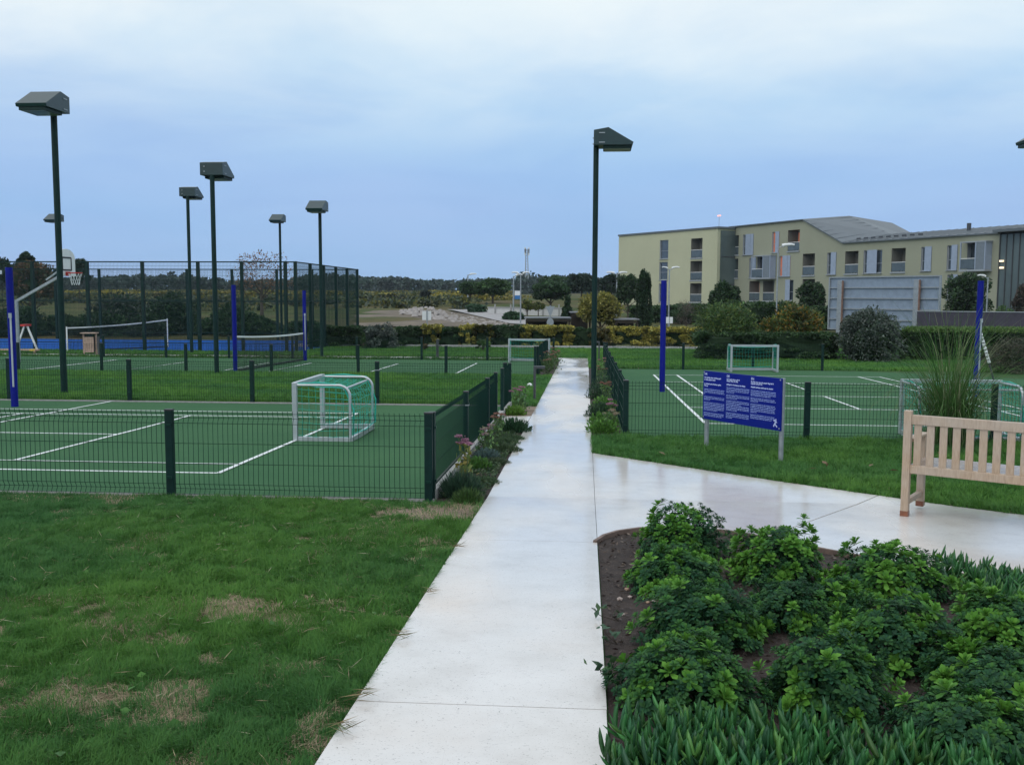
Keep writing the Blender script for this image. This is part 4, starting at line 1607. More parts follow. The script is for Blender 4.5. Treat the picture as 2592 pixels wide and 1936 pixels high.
def street_lamp(label, px, d, ytop, heads, hd=.55, tall=True):
    x, y = at(px, d)
    z0 = gzf(x, y)
    H = zat(ytop, d) - z0
    t = thing('street_lamp', label, 'street lamp', (x, y, z0), 0, 'grey street lamps beyond the hedge')
    r0 = max(.05, 1.6 / F * d * 1.3)
    MB().tube([(0, 0, -.2), (0, 0, H)], r0, 8, True, r0 * .7).build('pole', M_GALV, t, smooth=True)
    for s in heads:
        L = hd * abs(s)
        sg_ = 1 if s > 0 else -1
        MB().tube([(0, 0, H - .1), (sg_ * L * .5, 0, H + .08)], r0 * .5, 6).build('arm', M_GALV, t)
        q = MB()
        q.tube([(sg_ * L * .35, 0, H + .05), (sg_ * L * .6, 0, H + .11), (sg_ * L * 1.1, 0, H + .13), (sg_ * L * 1.4, 0, H + .10)], L * .16, 8, True, L * .08)
        q.build('lamp_head', M_WHITE, t, smooth=True)
    return t


street_lamp('double headed street lamp right of the hanging banner, in front of the wood', 1317, 64, 694, (-1, 1), .42)
street_lamp('street lamp left of the hanging banner', 1299, 72, 699, (1,), .5)
street_lamp('distant street lamp above the left round tree', 1184, 125, 696, (1,), .8)
street_lamp('double headed street lamp at the left corner of the yellow block', 1559, 80, 692, (-1, 1), .6)
street_lamp('street lamp with flat head before the yellow block, behind the blue post', 1691, 60, 680, (-.6, .8), .55)
street_lamp('tall street lamp with flat head before the olive block', 1963, 62, 622, (.9,), .8)
street_lamp('street lamp with round head right of the dark tree and the right blue post', 2493, 54, 698, (-.9,), .45)
p = at(1309, 66)
t = thing('banner', 'white and blue banner hanging between two street lamps', 'banner', (*p, zat(757, 66)))
MB().box((0, 0, .40), (.38, .02, .30)).build('white_field', M_WHITE, t)
MB().box((0, 0, .12), (.38, .02, .252)).build('blue_field', simple('banner_blue', (.03, .16, .40), .6), t)
MB().box((-.02, 0, .565), (.48, .03, .03)).build('bar', M_GALV, t)

# radio mast
p = at(1331, 360)
z0 = gzf(*p)
H = zat(630, 360) - z0
t = thing('radio_mast', 'slender lattice radio mast above the pine wood', 'mast', (*p, z0))
q = MB()
for a in (0, 2.1, 4.2):
    q.tube([(1.0 * math.cos(a), 1.0 * math.sin(a), 0), (.42 * math.cos(a), .42 * math.sin(a), H)], .13, 5)
for k in range(16):
    w0, w1 = 1.0 - .58 * k / 16, 1.0 - .58 * (k + 1) / 16
    for a, b in ((0, 2.1), (2.1, 4.2), (4.2, 0)):
        q.tube([(w0 * math.cos(a), w0 * math.sin(a), H * k / 16), (w1 * math.cos(b), w1 * math.sin(b), H * (k + 1) / 16)], .07, 4)
q.build('lattice', M_GALV, t)
q = MB()
for k, zz in enumerate((.99, .95, .90)):
    for a in (0, 2.1, 4.2):
        q.box((.9 * math.cos(a), .9 * math.sin(a), H * zz), (.45, .45, 1.3))
q.build('antenna', M_WHITE, t)

# ------------------------------------------------------------------ hoarding and dark wall on the right
xa, ya = at(2096, 58)
xb, yb = at(2376, 52)
L = math.hypot(xb - xa, yb - ya)
z0 = gzf(xa, ya)
hb = thing('hoarding', 'back of a large grey sheet metal hoarding in front of the olive block', 'hoarding', (xa, ya, z0), math.atan2(yb - ya, xb - xa))
HT = zat(700, 58) - z0
M_SHEET = simple('sheet_metal', (.24, .30, .38), .5, .2, .12, 3)
M_RUST = simple('rusty_steel', (.26, .16, .12), .8, 0, .3, 8)
nb = 5
zb_ = .55
for k in range(nb):
    for m_ in range(4):
        x0, x1 = L * m_ / 4, L * (m_ + 1) / 4
        MB().box(((x0 + x1) / 2, .02 + .004 * ((k + m_) % 2), zb_ + (HT - zb_) * (k + .5) / nb), (x1 - x0 - .01, .015, (HT - zb_) / nb - .01)).build('sheet', M_SHEET, hb)
for k in range(nb + 1):
    MB().box((L / 2, -.04, zb_ + (HT - zb_) * k / nb), (L, .08, .07)).build('rail', M_GALV, hb)
for xx in (0.02, L - .02):
    MB().box((xx, -.04, (HT + zb_) / 2), (.09, .10, HT - zb_ + .06)).build('edge_frame', M_GALV, hb)
for xx in (L * .12, L * .815):
    o_ = MB().box((xx, -.16, HT * .47), (.30, .16, HT * .96)).build('post', M_GALV, hb, bevel=.01)
    MB().box((xx + .17, -.16, HT * .47), (.035, .14, HT * .95)).build('rusty_flange', M_RUST, o_)
xa, ya = at(2318, 50)
xb, yb = at(2720, 47)
L = math.hypot(xb - xa, yb - ya)
z0 = gzf(xa, ya)
M_PLUM = simple('dark_plum_boards', (.040, .036, .055), .7, var=.2, scale=3)
dw = thing('dark_wall', 'long dark plum coloured board wall above the right hedge', 'wall', (xa, ya, z0), math.atan2(yb - ya, xb - xa))
HT = zat(785, 50) - z0
for k in range(12):
    MB().box((L * (k + .5) / 12, .004 * (k % 2), HT / 2), (L / 12 - .008, .08, HT)).build('board', M_PLUM, dw)
MB().box((L / 2, 0, HT + .02), (L + .05, .14, .04)).build('coping', M_GALV, dw)

# ------------------------------------------------------------------ apartment buildings
FV = Vector((-math.sin(YAW), math.cos(YAW), 0))
RV = Vector((math.cos(YAW), math.sin(YAW), 0))
M_GLASSB = simple('window_glass', (.045, .060, .075), .12, 0, .3, 2, 1.0)
M_FRAME = simple('window_frame', (.30, .33, .36), .5, var=.1)
M_SHUT = simple('metal_shutter', (.30, .36, .46), .55, .1, .08, 3)
M_RAILG = simple('rail_glass', (.075, .10, .115), .2, 0, .2, 2, .6)
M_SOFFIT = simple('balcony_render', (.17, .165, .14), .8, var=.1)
M_ROOF = simple('zinc_roof', (.115, .135, .15), .5, .2, .08, .4)
M_ENDGLASS = simple('end_glass', (.085, .115, .115), .25, 0, .25, .25, .6)


def curtain_mat(name, col, e):
    m, nt, bs = newmat(name)
    n = nnoise(nt, 3, 3, .5, (8, 8, .4))
    c = nramp(nt, n, [(.3, tuple(v * .6 for v in col)), (.7, col)])
    nt.links.new(c, bs.inputs['Base Color'])
    nt.links.new(c, bs.inputs['Emission Color'])
    bs.inputs['Emission Strength'].default_value = e
    return m


M_CURT = curtain_mat('lit_orange_curtain', (.42, .13, .07), .55)
M_CURTD = curtain_mat('grey_curtain', (.16, .18, .19), .0)


def wall_mat(name, a):
    m, nt, bs = newmat(name)
    n = nnoise(nt, .25, 5)
    f = nnoise(nt, 3, 5, .7)
    c = nramp(nt, n, [(.3, tuple(v * .95 for v in a)), (.7, tuple(v * 1.05 for v in a))])
    c = nmix(nt, nramp(nt, f, [(.4, .12), (.65, 0.0)]), c, tuple(v * .7 for v in a))
    nt.links.new(c, bs.inputs['Base Color'])
    bs.inputs['Roughness'].default_value = .9
    return m


M_YWALL = wall_mat('yellow_render', (.46, .465, .315))
M_OWALL = wall_mat('olive_render', (.295, .305, .225))


class Block:
    def __init__(s, name, label, xl, d, e, T, zb, wall):
        e = Vector(e).normalized()
        s.O = RV * xl + FV * d
        s.ev = RV * e.x + FV * e.y
        s.wv = Vector((-s.ev.y, s.ev.x, 0))
        if s.wv.dot(FV) < 0:
            s.wv = -s.wv
        s.T, s.zb, s.wall = T, zb, wall
        s.t = thing(name, label, 'building', (s.O.x, s.O.y, zb), math.atan2(s.ev.y, s.ev.x))
        s.ops = []

    def tz(s, px, py):
        r_ = ray(px, py)
        C = Vector((0, 0, HC))
        k = (s.O - C).dot(s.wv) / r_.dot(s.wv)
        P = C + r_ * k
        return (P - s.O).dot(s.ev), P.z - s.zb

    def box_px(s, x0, y0, x1, y1):
        a = s.tz(x0, (y0 + y1) / 2)[0]
        b = s.tz(x1, (y0 + y1) / 2)[0]
        m = (x0 + x1) / 2
        return a, b, s.tz(m, y1)[1], s.tz(m, y0)[1]

    def facade(s, roof):
        """roof: list of (t, z) points; openings s.ops as (t0,t1,z0,z1)"""
        ts = sorted(set([0, s.T] + [o[0] for o in s.ops] + [o[1] for o in s.ops] + [r_[0] for r_ in roof]))
        zs = sorted(set([0] + [o[2] for o in s.ops] + [o[3] for o in s.ops]))
        rt = [r_[0] for r_ in roof]
        rz_ = [r_[1] for r_ in roof]
        q = MB()
        for a, b in zip(ts[:-1], ts[1:]):
            if b - a < 1e-4:
                continue
            m = (a + b) / 2
            za, zb = np.interp(a, rt, rz_), np.interp(b, rt, rz_)
            for z0, z1 in zip(zs, zs[1:] + [None]):
                if z1 is not None and any(o[0] < m < o[1] and o[2] < (z0 + z1) / 2 < o[3] for o in s.ops):
                    continue
                if z0 >= min(za, zb) - 1e-3:
                    continue
                if z1 is None or z1 > min(za, zb):
                    q.add([(a, 0, z0), (b, 0, z0), (b, 0, zb if z1 is None else min(z1, zb)), (a, 0, za if z1 is None else min(z1, za))], [(0, 1, 2, 3)])
                else:
                    q.add([(a, 0, z0), (b, 0, z0), (b, 0, z1), (a, 0, z1)], [(0, 1, 2, 3)])
        return q

    def reveal(s, q, o, dep):
        t0, t1, z0, z1 = o
        q.add([(t0, 0, z0), (t1, 0, z0), (t1, dep, z0), (t0, dep, z0), (t0, 0, z1), (t1, 0, z1), (t1, dep, z1), (t0, dep, z1)],
              [(0, 1, 2, 3), (4, 7, 6, 5), (0, 3, 7, 4), (1, 5, 6, 2)])

    def window(s, bx, sh=None, pane=None, lit=False):
        """sh: list of (f0, f1) shutter spans as fractions of the width"""
        t0, t1, z0, z1 = bx
        s.ops.append(bx)
        w = t1 - t0
        q = MB()
        fr = .07
        for (a, b, c, d_) in ((t0, t1, z0, z0 + fr), (t0, t1, z1 - fr, z1), (t0, t0 + fr, z0 + fr, z1 - fr), (t1 - fr, t1, z0 + fr, z1 - fr)):
            q.box(((a + b) / 2, .17, (c + d_) / 2), (b - a, .08, d_ - c))
        q.box(((t0 + t1) / 2, .16, z0 + (z1 - z0) * .42), (w - 2 * fr, .05, .05))
        s.reveal(q, bx, .22)
        fo = q.build('window', M_FRAME, s.t)
        MB().box(((t0 + t1) / 2, .215, (z0 + z1) / 2), (w, .02, z1 - z0)).build('pane', M_CURT if lit else M_GLASSB, fo)
        MB().box(((t0 + t1) / 2, -.06, z0 - .05), (w + .1, .2, .06)).build('sill', M_FRAME, fo)
        for (a, b) in sh or ():
            xa_, xb_ = t0 + w * a, t0 + w * b
            MB().box(((xa_ + xb_) / 2, -.05, (z0 + z1) / 2), (xb_ - xa_, .05, z1 - z0 + .06)).build('shutter', M_SHUT, fo)
        return fo

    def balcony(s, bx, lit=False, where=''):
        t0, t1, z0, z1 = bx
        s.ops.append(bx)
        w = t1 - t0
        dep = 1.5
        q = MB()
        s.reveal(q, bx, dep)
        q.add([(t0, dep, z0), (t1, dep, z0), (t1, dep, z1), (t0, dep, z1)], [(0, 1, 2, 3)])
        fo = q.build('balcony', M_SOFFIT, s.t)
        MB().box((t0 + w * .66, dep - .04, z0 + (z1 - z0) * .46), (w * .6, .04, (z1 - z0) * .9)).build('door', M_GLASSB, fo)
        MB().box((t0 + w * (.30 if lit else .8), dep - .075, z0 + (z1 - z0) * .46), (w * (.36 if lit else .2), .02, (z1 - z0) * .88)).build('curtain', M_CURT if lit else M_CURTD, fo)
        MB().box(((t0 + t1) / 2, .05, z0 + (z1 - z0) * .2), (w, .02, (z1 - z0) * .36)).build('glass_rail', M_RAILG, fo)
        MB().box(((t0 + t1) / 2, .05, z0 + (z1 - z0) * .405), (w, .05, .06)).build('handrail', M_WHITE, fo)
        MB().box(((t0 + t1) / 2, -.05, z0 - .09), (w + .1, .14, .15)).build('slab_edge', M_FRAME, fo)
        q = MB()
        cx_ = t0 + w * .42
        q.box((cx_, .6, z0 + .42), (.45, .45, .05))
        q.box((cx_ - .2, .6, z0 + .62), (.05, .45, .42))
        for a in (-.19, .19):
            for b in (-.19, .19):
                q.box((cx_ + a, .6 + b, z0 + .2), (.05, .05, .4))
        c = q.build('plastic_chair', M_WHITE, None)
        c.data.transform(Matrix.Translation((-cx_, -.6, -z0)))
        m = Matrix.Translation((s.O.x, s.O.y, s.zb)) @ Matrix.Rotation(math.atan2(s.ev.y, s.ev.x), 4, 'Z')
        c.location = m @ Vector((cx_, .6, z0))
        c.rotation_euler = (0, 0, math.atan2(s.ev.y, s.ev.x) + rnd.uniform(-1, 1))
        tag(c, 'small white plastic chair on ' + where, 'chair', 'white plastic chairs on the balconies')
        return fo

    def oriel(s, bx):
        t0, t1, z0, z1 = bx
        s.ops.append(bx)
        w = t1 - t0
        q = MB()
        s.reveal(q, bx, .5)
        q.box(((t0 + t1) / 2, -.45, z1 + .06), (w + .2, 1.0, .12))
        q.box(((t0 + t1) / 2, -.45, z0 - .10), (w + .2, 1.0, .18))
        fo = q.build('bay_balcony', M_FRAME, s.t)
        MB().box(((t0 + t1) / 2, .49, (z0 + z1) / 2), (w, .02, z1 - z0)).build('door', M_GLASSB, fo)
        for f in (.0, .62, 1.0):
            MB().box((t0 + w * f, -.9, (z0 + z1) / 2), (.10, .10, z1 - z0)).build('mullion', M_SHUT, fo)
        MB().box((t1, -.45, (z0 + z1) / 2), (.04, .85, z1 - z0)).build('side_screen', M_SHUT, fo)
        MB().box((t0 + w * .81, -.9, (z0 + z1) / 2), (w * .36, .03, z1 - z0)).build('screen', simple('bay_screen', (.16, .19, .22), .4, 0, .1), fo)
        MB().box((t0 + w * .31, -.9, z0 + (z1 - z0) * .2), (w * .62, .03, (z1 - z0) * .36)).build('glass_rail', M_RAILG, fo)
        MB().box((t0 + w * .31, -.9, z0 + (z1 - z0) * .41), (w * .62, .05, .06)).build('handrail', M_WHITE, fo)
        return fo


def Z5(a, b, c, d):
    k = 550 / 2019
    return (1500 + a * k, 500 + b * k, 1500 + c * k, 500 + d * k)


def R4(a, b, c, d):
    k = 320 / 2212
    return (1780 + a * k, 580 + b * k, 1780 + c * k, 580 + d * k)


def R5(a, b, c, d):
    k = 492 / 2212
    return (2100 + a * k, 580 + b * k, 2100 + c * k, 580 + d * k)


# left, yellow block
zbA = -1.2
A = Block('apartment_block', 'yellow three storey apartment block with flat roof, left of the olive one', 15.85, 145.6, (.514, -.857), 21.9, zbA, M_YWALL)
for bx in ((625, 397, 703, 570), (620, 600, 697, 765), (615, 800, 690, 970)):
    A.window(A.box_px(*Z5(*bx)))
for bx, wh in (((915, 380, 1020, 560), 'top'), ((908, 590, 1017, 767), 'middle'), ((905, 797, 1012, 970), 'lowest')):
    A.balcony(A.box_px(*Z5(*bx)), False, 'the %s balcony of the yellow block' % wh)
tR, zR = A.tz(1817, 580.5)
tL, zL = A.tz(1562, 597)
hA = (zR + zL) / 2
A.T = tR
q = A.facade([(0, hA), (A.T, hA)])
dp = 12
q.add([(0, 0, 0), (0, dp, 0), (0, dp, hA), (0, 0, hA)], [(0, 1, 2, 3)])
q.add([(A.T, 0, 0), (A.T, dp, 0), (A.T, dp, hA), (A.T, 0, hA)], [(0, 1, 2, 3)])
q.add([(0, dp, 0), (A.T, dp, 0), (A.T, dp, hA), (0, dp, hA)], [(0, 1, 2, 3)])
q.build('wall', M_YWALL, A.t)
MB().box((A.T / 2 + .1, dp / 2, hA + .12), (A.T + .3, dp + .3, .24)).build('roof', M_ROOF, A.t)
sg_ = MB().box((A.T + .08, dp / 2 + .3, hA / 2 - .2), (.12, dp - .4, hA - .1)).build('stair_glazing', M_ENDGLASS, A.t)
for zz in (.36, .68):
    MB().box((A.T + .15, dp / 2 + .3, hA * zz), (.06, dp - .4, .12)).build('transom', M_DARKGREY, sg_)
# red beacon on a thin rod on the roof
tb, zb_ = A.tz(1806, 544)
q = MB().tube([(tb, 1, hA + .2), (tb, 1, zb_)], .03, 6)
rod = q.build('beacon_rod', M_GALV, A.t)
m, nt, bs = newmat('beacon_light')
bs.inputs['Base Color'].default_value = (.8, .3, .25, 1)
bs.inputs['Emission Color'].default_value = (1, .42, .36, 1)
bs.inputs['Emission Strength'].default_value = 1.3
MB().tube([(tb - .26, 1, zb_ - .08), (tb + .26, 1, zb_ - .08)], .09, 8).build('beacon', m, rod)

# right, olive block
Bk = Block('apartment_block', 'long olive apartment block with steep zinc roof and balconies', 28.9, 130, (.41, -.91), 43, zbA, M_OWALL)
bp = Bk.box_px
for bx, wh in (((450, 115, 620, 450), 'the top left balcony of the olive block'), ((435, 520, 610, 855), 'the middle left balcony of the olive block'),
               ((1740, 430, 1950, 805), 'the balcony right of the bay, above a dark tree'), ((1045, 905, 1240, 1250), 'the lower balcony under the left bay'), ((1735, 875, 1950, 1250), 'the lowest balcony, hidden by a dark tree')):
    Bk.balcony(bp(*R4(*bx)), False, wh)
for bx, wh in (((1480, 15, 1685, 380), 'the top balcony with orange curtain'), ((805, 910, 985, 1250), 'the lower balcony with orange curtain')):
    Bk.balcony(bp(*R4(*bx)), True, wh)
Bk.window(bp(*R4(695, 95, 880, 450)), [(.27, .72), (.74, 1.0)])
Bk.window(bp(*R4(1205, 50, 1330, 410)), [(.5, 1.0)], lit=True)
Bk.window(bp(*R4(805, 505, 925, 850)), [(.42, 1.0)])
Bk.window(bp(*R4(1325, 470, 1525, 825)), [(.33, .76), (.78, 1.0)], lit=True)
Bk.window(bp(*R4(1440, 890, 1575, 1250)), [(0, .58)])
Bk.oriel(bp(*R4(945, 480, 1270, 850)))
for bx, wh in (((175, 252, 325, 505), 'the balcony above the left end of the hoarding'), ((703, 218, 862, 485), 'the balcony above the middle of the hoarding')):
    Bk.balcony(bp(*R5(*bx)), False, wh)
Bk.window(bp(*R5(-28, 268, 75, 515)), [(.45, 1)])
Bk.window(bp(*R5(385, 240, 595, 500)), [(.22, .74)])
Bk.window(bp(*R5(1040, 203, 1160, 475)), [(.38, 1)])
Bk.window(bp(*R5(1335, 185, 1455, 465)), [(.46, 1)])
Bk.oriel(bp(*R5(1565, 155, 1845, 460)))
for bx in ((175, 560, 325, 810), (703, 540, 862, 800), (1335, 520, 1455, 800)):
    Bk.window(bp(*R5(*bx)), [(.4, 1)])
t0_, z0_ = Bk.tz(1839, 579)
t1_, z1_ = Bk.tz(2035, 556)
t2_, z2_ = Bk.tz(2136, 620)
t3_, z3_ = Bk.tz(2531, 587)
hiz = (z0_ + z1_) / 2
loz = (z2_ + z3_) / 2
RP = [(0, hiz), (t1_, hiz), (t2_, loz), (t3_, loz)]
Bk.T = t3_
q = Bk.facade(RP)
wR = 7.0
dB = 14
# end and back walls
q.add([(0, 0, 0), (0, dB, 0), (0, dB, hiz), (0, 0, hiz)], [(0, 1, 2, 3)])
for a, b in zip(RP[:-1], RP[1:]):
    q.add([(a[0], dB, 0), (b[0], dB, 0), (b[0], dB, b[1]), (a[0], dB, a[1])], [(0, 1, 2, 3)])
q.build('wall', M_OWALL, Bk.t)
rise = [.62, .62, 1.1, 1.1]


def roof_pt(t_, z_, w, r_):
    return (t_, w, z_ + r_ * (1 - abs(w - wR) / wR))


q = MB()
tk = .16
for (a, ra), (b, rb) in zip(zip(RP[:-1], rise[:-1]), zip(RP[1:], rise[1:])):
    for w0, w1 in ((-.25, wR), (wR, 2 * wR)):
        P = [roof_pt(a[0], a[1], w0, ra), roof_pt(b[0], b[1], w0, rb), roof_pt(b[0], b[1], w1, rb), roof_pt(a[0], a[1], w1, ra)]
        q.add([(x, y, z + .02) for x, y, z in P] + [(x, y, z + tk) for x, y, z in P],
              [(0, 3, 2, 1), (4, 5, 6, 7), (0, 1, 5, 4), (1, 2, 6, 5), (2, 3, 7, 6), (3, 0, 4, 7)])
rf = q.build('roof', M_ROOF, Bk.t)
nse = 26
for k in range(nse):      # standing seams on the sloping part and the low roof
    t_ = t1_ + (t3_ - t1_) * (k + .5) / nse
    zz = np.interp(t_, [r_[0] for r_ in RP], [r_[1] for r_ in RP])
    rr_ = np.interp(t_, [r_[0] for r_ in RP], rise)
    MB().bar(roof_pt(t_, zz + tk + .02, -.2, rr_), roof_pt(t_, zz + tk + .02, wR, rr_), .04, .05).build('seam', M_ROOF, rf)
q = MB()
for k in range(9):
    f = .52 + .07 * k
    q.box((t2_ + 1.2 + 1.1 * k, 1.0, loz + tk + .35), (.6, .06, .18))
q.build('snow_guard', M_DARKGREY, rf)['kind'] = 'stuff'
tc_, zc_ = Bk.tz(2360, 580)
MB().box((tc_ + 1, 4, loz + .95), (.3, .3, 1.2)).build('chimney', M_DARKGREY, rf)
# glazed end
gh = loz - .1
MB().box((t3_ + 1.9, 6, gh / 2), (3.6, 12, gh)).build('end_glazing', M_ENDGLASS, Bk.t)
for k in range(6):
    MB().box((t3_ + .12 + 3.5 * k / 5, -.04, gh / 2), (.06, .1, gh)).build('end_mullion', M_DARKGREY, Bk.t)
MB().box((t3_ + 2.2, 5, loz + .2), (4.4, 12, .25)).build('end_roof', M_ROOF, Bk.t)
MB().box((t3_ + 3.6, 5, loz + .8), (1.6, 3, 1.2)).build('roof_plant', M_DARKGREY, Bk.t)
m, nt, bs = newmat('wall_lamp_light')
bs.inputs['Emission Color'].default_value = (1, .74, .42, 1)
bs.inputs['Emission Strength'].default_value = 1.4
for py in (661, 678):
    tt, zz = Bk.tz(2539, py)
    o_ = MB().box((tt, -.2, zz), (.34, .2, .16)).build('wall_lamp', m, Bk.t)

# ------------------------------------------------------------------ planting bed: low evergreen shrubs built of leaf whorls
def rosette_mesh(name, seed, pal, n=14, L=.048, upright=.5):
    r_ = np.random.default_rng(seed)
    V, Fc, C = [], [], []
    for i in range(n):
        a = i * 2.39996 + r_.uniform(-.25, .25)
        f = i / (n - 1)
        el = (1.25 - 1.05 * f) * upright * 1.6 - .12 + r_.uniform(-.15, .15)
        l = L * (.62 + .5 * f) * r_.uniform(.85, 1.15)
        w = l * .36
        d = np.array([math.cos(a) * math.cos(el), math.sin(a) * math.cos(el), math.sin(el)])
        s = np.array([-math.sin(a), math.cos(a), 0])
        nn_ = np.cross(d, s)
        nn_ = nn_ if nn_[2] > 0 else -nn_
        o_ = np.array([0, 0, .014 * (1 - f)])
        w = l * .46
        droop = -nn_ * l * .10
        b = len(V)
        V += [o_, o_ + d * l * .42 + s * w * .30 + nn_ * w * .10, o_ + d * l * .78 + s * w * .48 + nn_ * w * .12 + droop * .5, o_ + d * l + droop,
              o_ + d * l * .78 - s * w * .48 + nn_ * w * .12 + droop * .5, o_ + d * l * .42 - s * w * .30 + nn_ * w * .10, o_ + d * l * .6 - nn_ * w * .05]
        Fc += [(b, b + 6, b + 1), (b + 1, b + 6, b + 2), (b + 2, b + 6, b + 3), (b + 3, b + 6, b + 4), (b + 4, b + 6, b + 5), (b + 5, b + 6, b)]
        c = np.array(pal[r_.integers(len(pal))]) * r_.uniform(.8, 1.2)
        C += [c] * 7
    return npmesh(name, np.array(V), [np.array(Fc)], M_SHRUB, np.array(C))


M_SHRUB = leafmat('glossy_leaf', .5, .22, .12)
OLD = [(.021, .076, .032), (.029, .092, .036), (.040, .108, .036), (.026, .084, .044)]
NEW = [(.095, .250, .035), (.125, .290, .045), (.070, .200, .035)]
MID = [(.045, .140, .036), (.058, .160, .034), (.036, .112, .038)]
ROS = {'old': [rosette_mesh('leaf_whorl', 10 + k, OLD, 16, .042, .50) for k in range(3)],
       'mid': [rosette_mesh('leaf_whorl', 30 + k, MID, 17, .042, .56) for k in range(3)],
       'new': [rosette_mesh('leaf_whorl', 20 + k, NEW, 18, .050, .74) for k in range(3)]}


def shrub(label, pc, ytop, ybot, wpx, bright, cnt=120, squash=1.0):
    cnt = int(cnt * 1.6)
    g = G(pc, ybot)
    d0 = math.hypot(g.x, g.y)
    rad = wpx / 2 / F * d0 * .96
    dirv = Vector((g.x, g.y)).normalized()
    cx_, cy_ = g.x + dirv.x * rad * .8, g.y + dirv.y * rad * .8
    d1 = cx_ * FV.x + cy_ * FV.y
    z0 = gzf(cx_, cy_)
    H = max(.16, zat(ytop, d1) - z0 - .03)
    t = thing('evergreen_shrub', label, 'shrub', (cx_, cy_, z0), 0, 'low evergreen shrubs in the planting bed')
    # stems
    for k in range(7):
        a = 2 * math.pi * k / 7 + rnd.uniform(-.3, .3)
        MB().tube([(0, 0, -.02), (rad * .35 * math.cos(a), rad * .35 * math.sin(a), H * .4), (rad * .7 * math.cos(a), rad * .7 * math.sin(a), H * .7)], .008, 5, True, .004).build('stem', M_BARK, t)
    nf = 1500
    dd = unit(rng.normal(size=(nf, 3)))
    dd[:, 2] = np.abs(dd[:, 2])
    lump = 1 + .17 * np.sin(dd[:, 0] * 5 + cx_ * 9) * np.sin(dd[:, 1] * 5 + cy_ * 7) + .07 * np.sin(dd[:, 2] * 9 + cx_)
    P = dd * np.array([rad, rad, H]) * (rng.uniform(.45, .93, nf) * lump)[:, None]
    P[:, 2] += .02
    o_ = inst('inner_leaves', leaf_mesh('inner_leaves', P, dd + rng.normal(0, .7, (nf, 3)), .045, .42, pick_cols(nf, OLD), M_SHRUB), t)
    o_['kind'] = 'stuff'
    for i in range(cnt):
        ph = i * 2.39996 + rnd.uniform(-.3, .3)
        zz = 1 - (i + .5) / cnt * .97
        rxy = math.sqrt(max(0, 1 - zz * zz))
        n_ = Vector((rxy * math.cos(ph), rxy * math.sin(ph), zz))
        lp = 1 + .17 * math.sin(n_.x * 5 + cx_ * 9) * math.sin(n_.y * 5 + cy_ * 7) + .07 * math.sin(n_.z * 9 + cx_)
        k = lp * rnd.uniform(.84, 1.06)
        shoot = rnd.random() < .10
        k *= 1.14 if shoot else 1
        pos = (n_.x * rad * k, n_.y * rad * k, n_.z * H * k + .025)
        nv = float(vnoise(cx_ * 3 + n_.x * 1.5, cy_ * 3 + n_.y * 1.5 + n_.z, 2.4, 5)) + rnd.uniform(-.16, .16) + (.15 if shoot else 0)
        th = .93 - .46 * bright
        kind = 'new' if nv > th else ('mid' if nv > th - .27 else 'old')
        ax = (n_ * .75 + Vector((rnd.uniform(-.3, .3), rnd.uniform(-.3, .3), .65))).normalized()
        o_ = inst('leaf_whorl', ROS[kind][rnd.randrange(3)], t, pos)
        q_ = ax.to_track_quat('Z', 'Y')
        e_ = q_.to_euler()
        o_.rotation_euler = (q_ @ Matrix.Rotation(rnd.uniform(0, 6.28), 3, 'Z').to_quaternion()).to_euler()
        s_ = rnd.uniform(.62, 1.05) * (1.2 if kind == 'new' else 1)
        o_.scale = (s_, s_, s_)
    return t


SH = [  # label, px, ytop, ybottom, width px, brightness
    ('tall evergreen shrub farthest from the viewer, against the kerb curve', 1727, 1285, 1425, 235, .30, 150),
    ('evergreen shrub right below the farthest one, beside the bare mulch strip', 1712, 1395, 1515, 260, .42, 140),
    ('bright lime green shrub right of centre, near the branch path edge', 1968, 1340, 1490, 235, .85, 150),
    ('broad dark shrub in the middle of the left row beside the mulch', 1775, 1485, 1660, 330, .30, 170),
    ('small dark rounded shrub between the two middle rows', 1995, 1475, 1605, 235, .12, 140),
    ('wide grey green shrub nearest the footpath, behind the front fleshy plants', 1735, 1640, 1830, 400, .22, 190),
    ('dark shrub at bottom centre of the bed with one lime shoot', 2090, 1625, 1830, 290, .20, 170),
    ('bright green mounded shrub left of the far fleshy ground cover', 2255, 1385, 1530, 290, .80, 170),
    ('large dark shrub in the middle right of the bed', 2262, 1520, 1715, 330, .18, 180),
    ('lime tipped shrub at the right edge of the photo, upper one', 2545, 1500, 1670, 270, .60, 150),
    ('grey green shrub at the right edge, below the lime tipped one', 2520, 1650, 1800, 320, .15, 170),
    ('nearest shrub in the bottom right corner with a few yellow green tips', 2460, 1775, 1975, 400, .30, 200),
    ('small shrub in the gap between the middle dark shrubs', 2110, 1480, 1570, 130, .65, 70),
]
for s_ in SH:
    shrub(*s_)


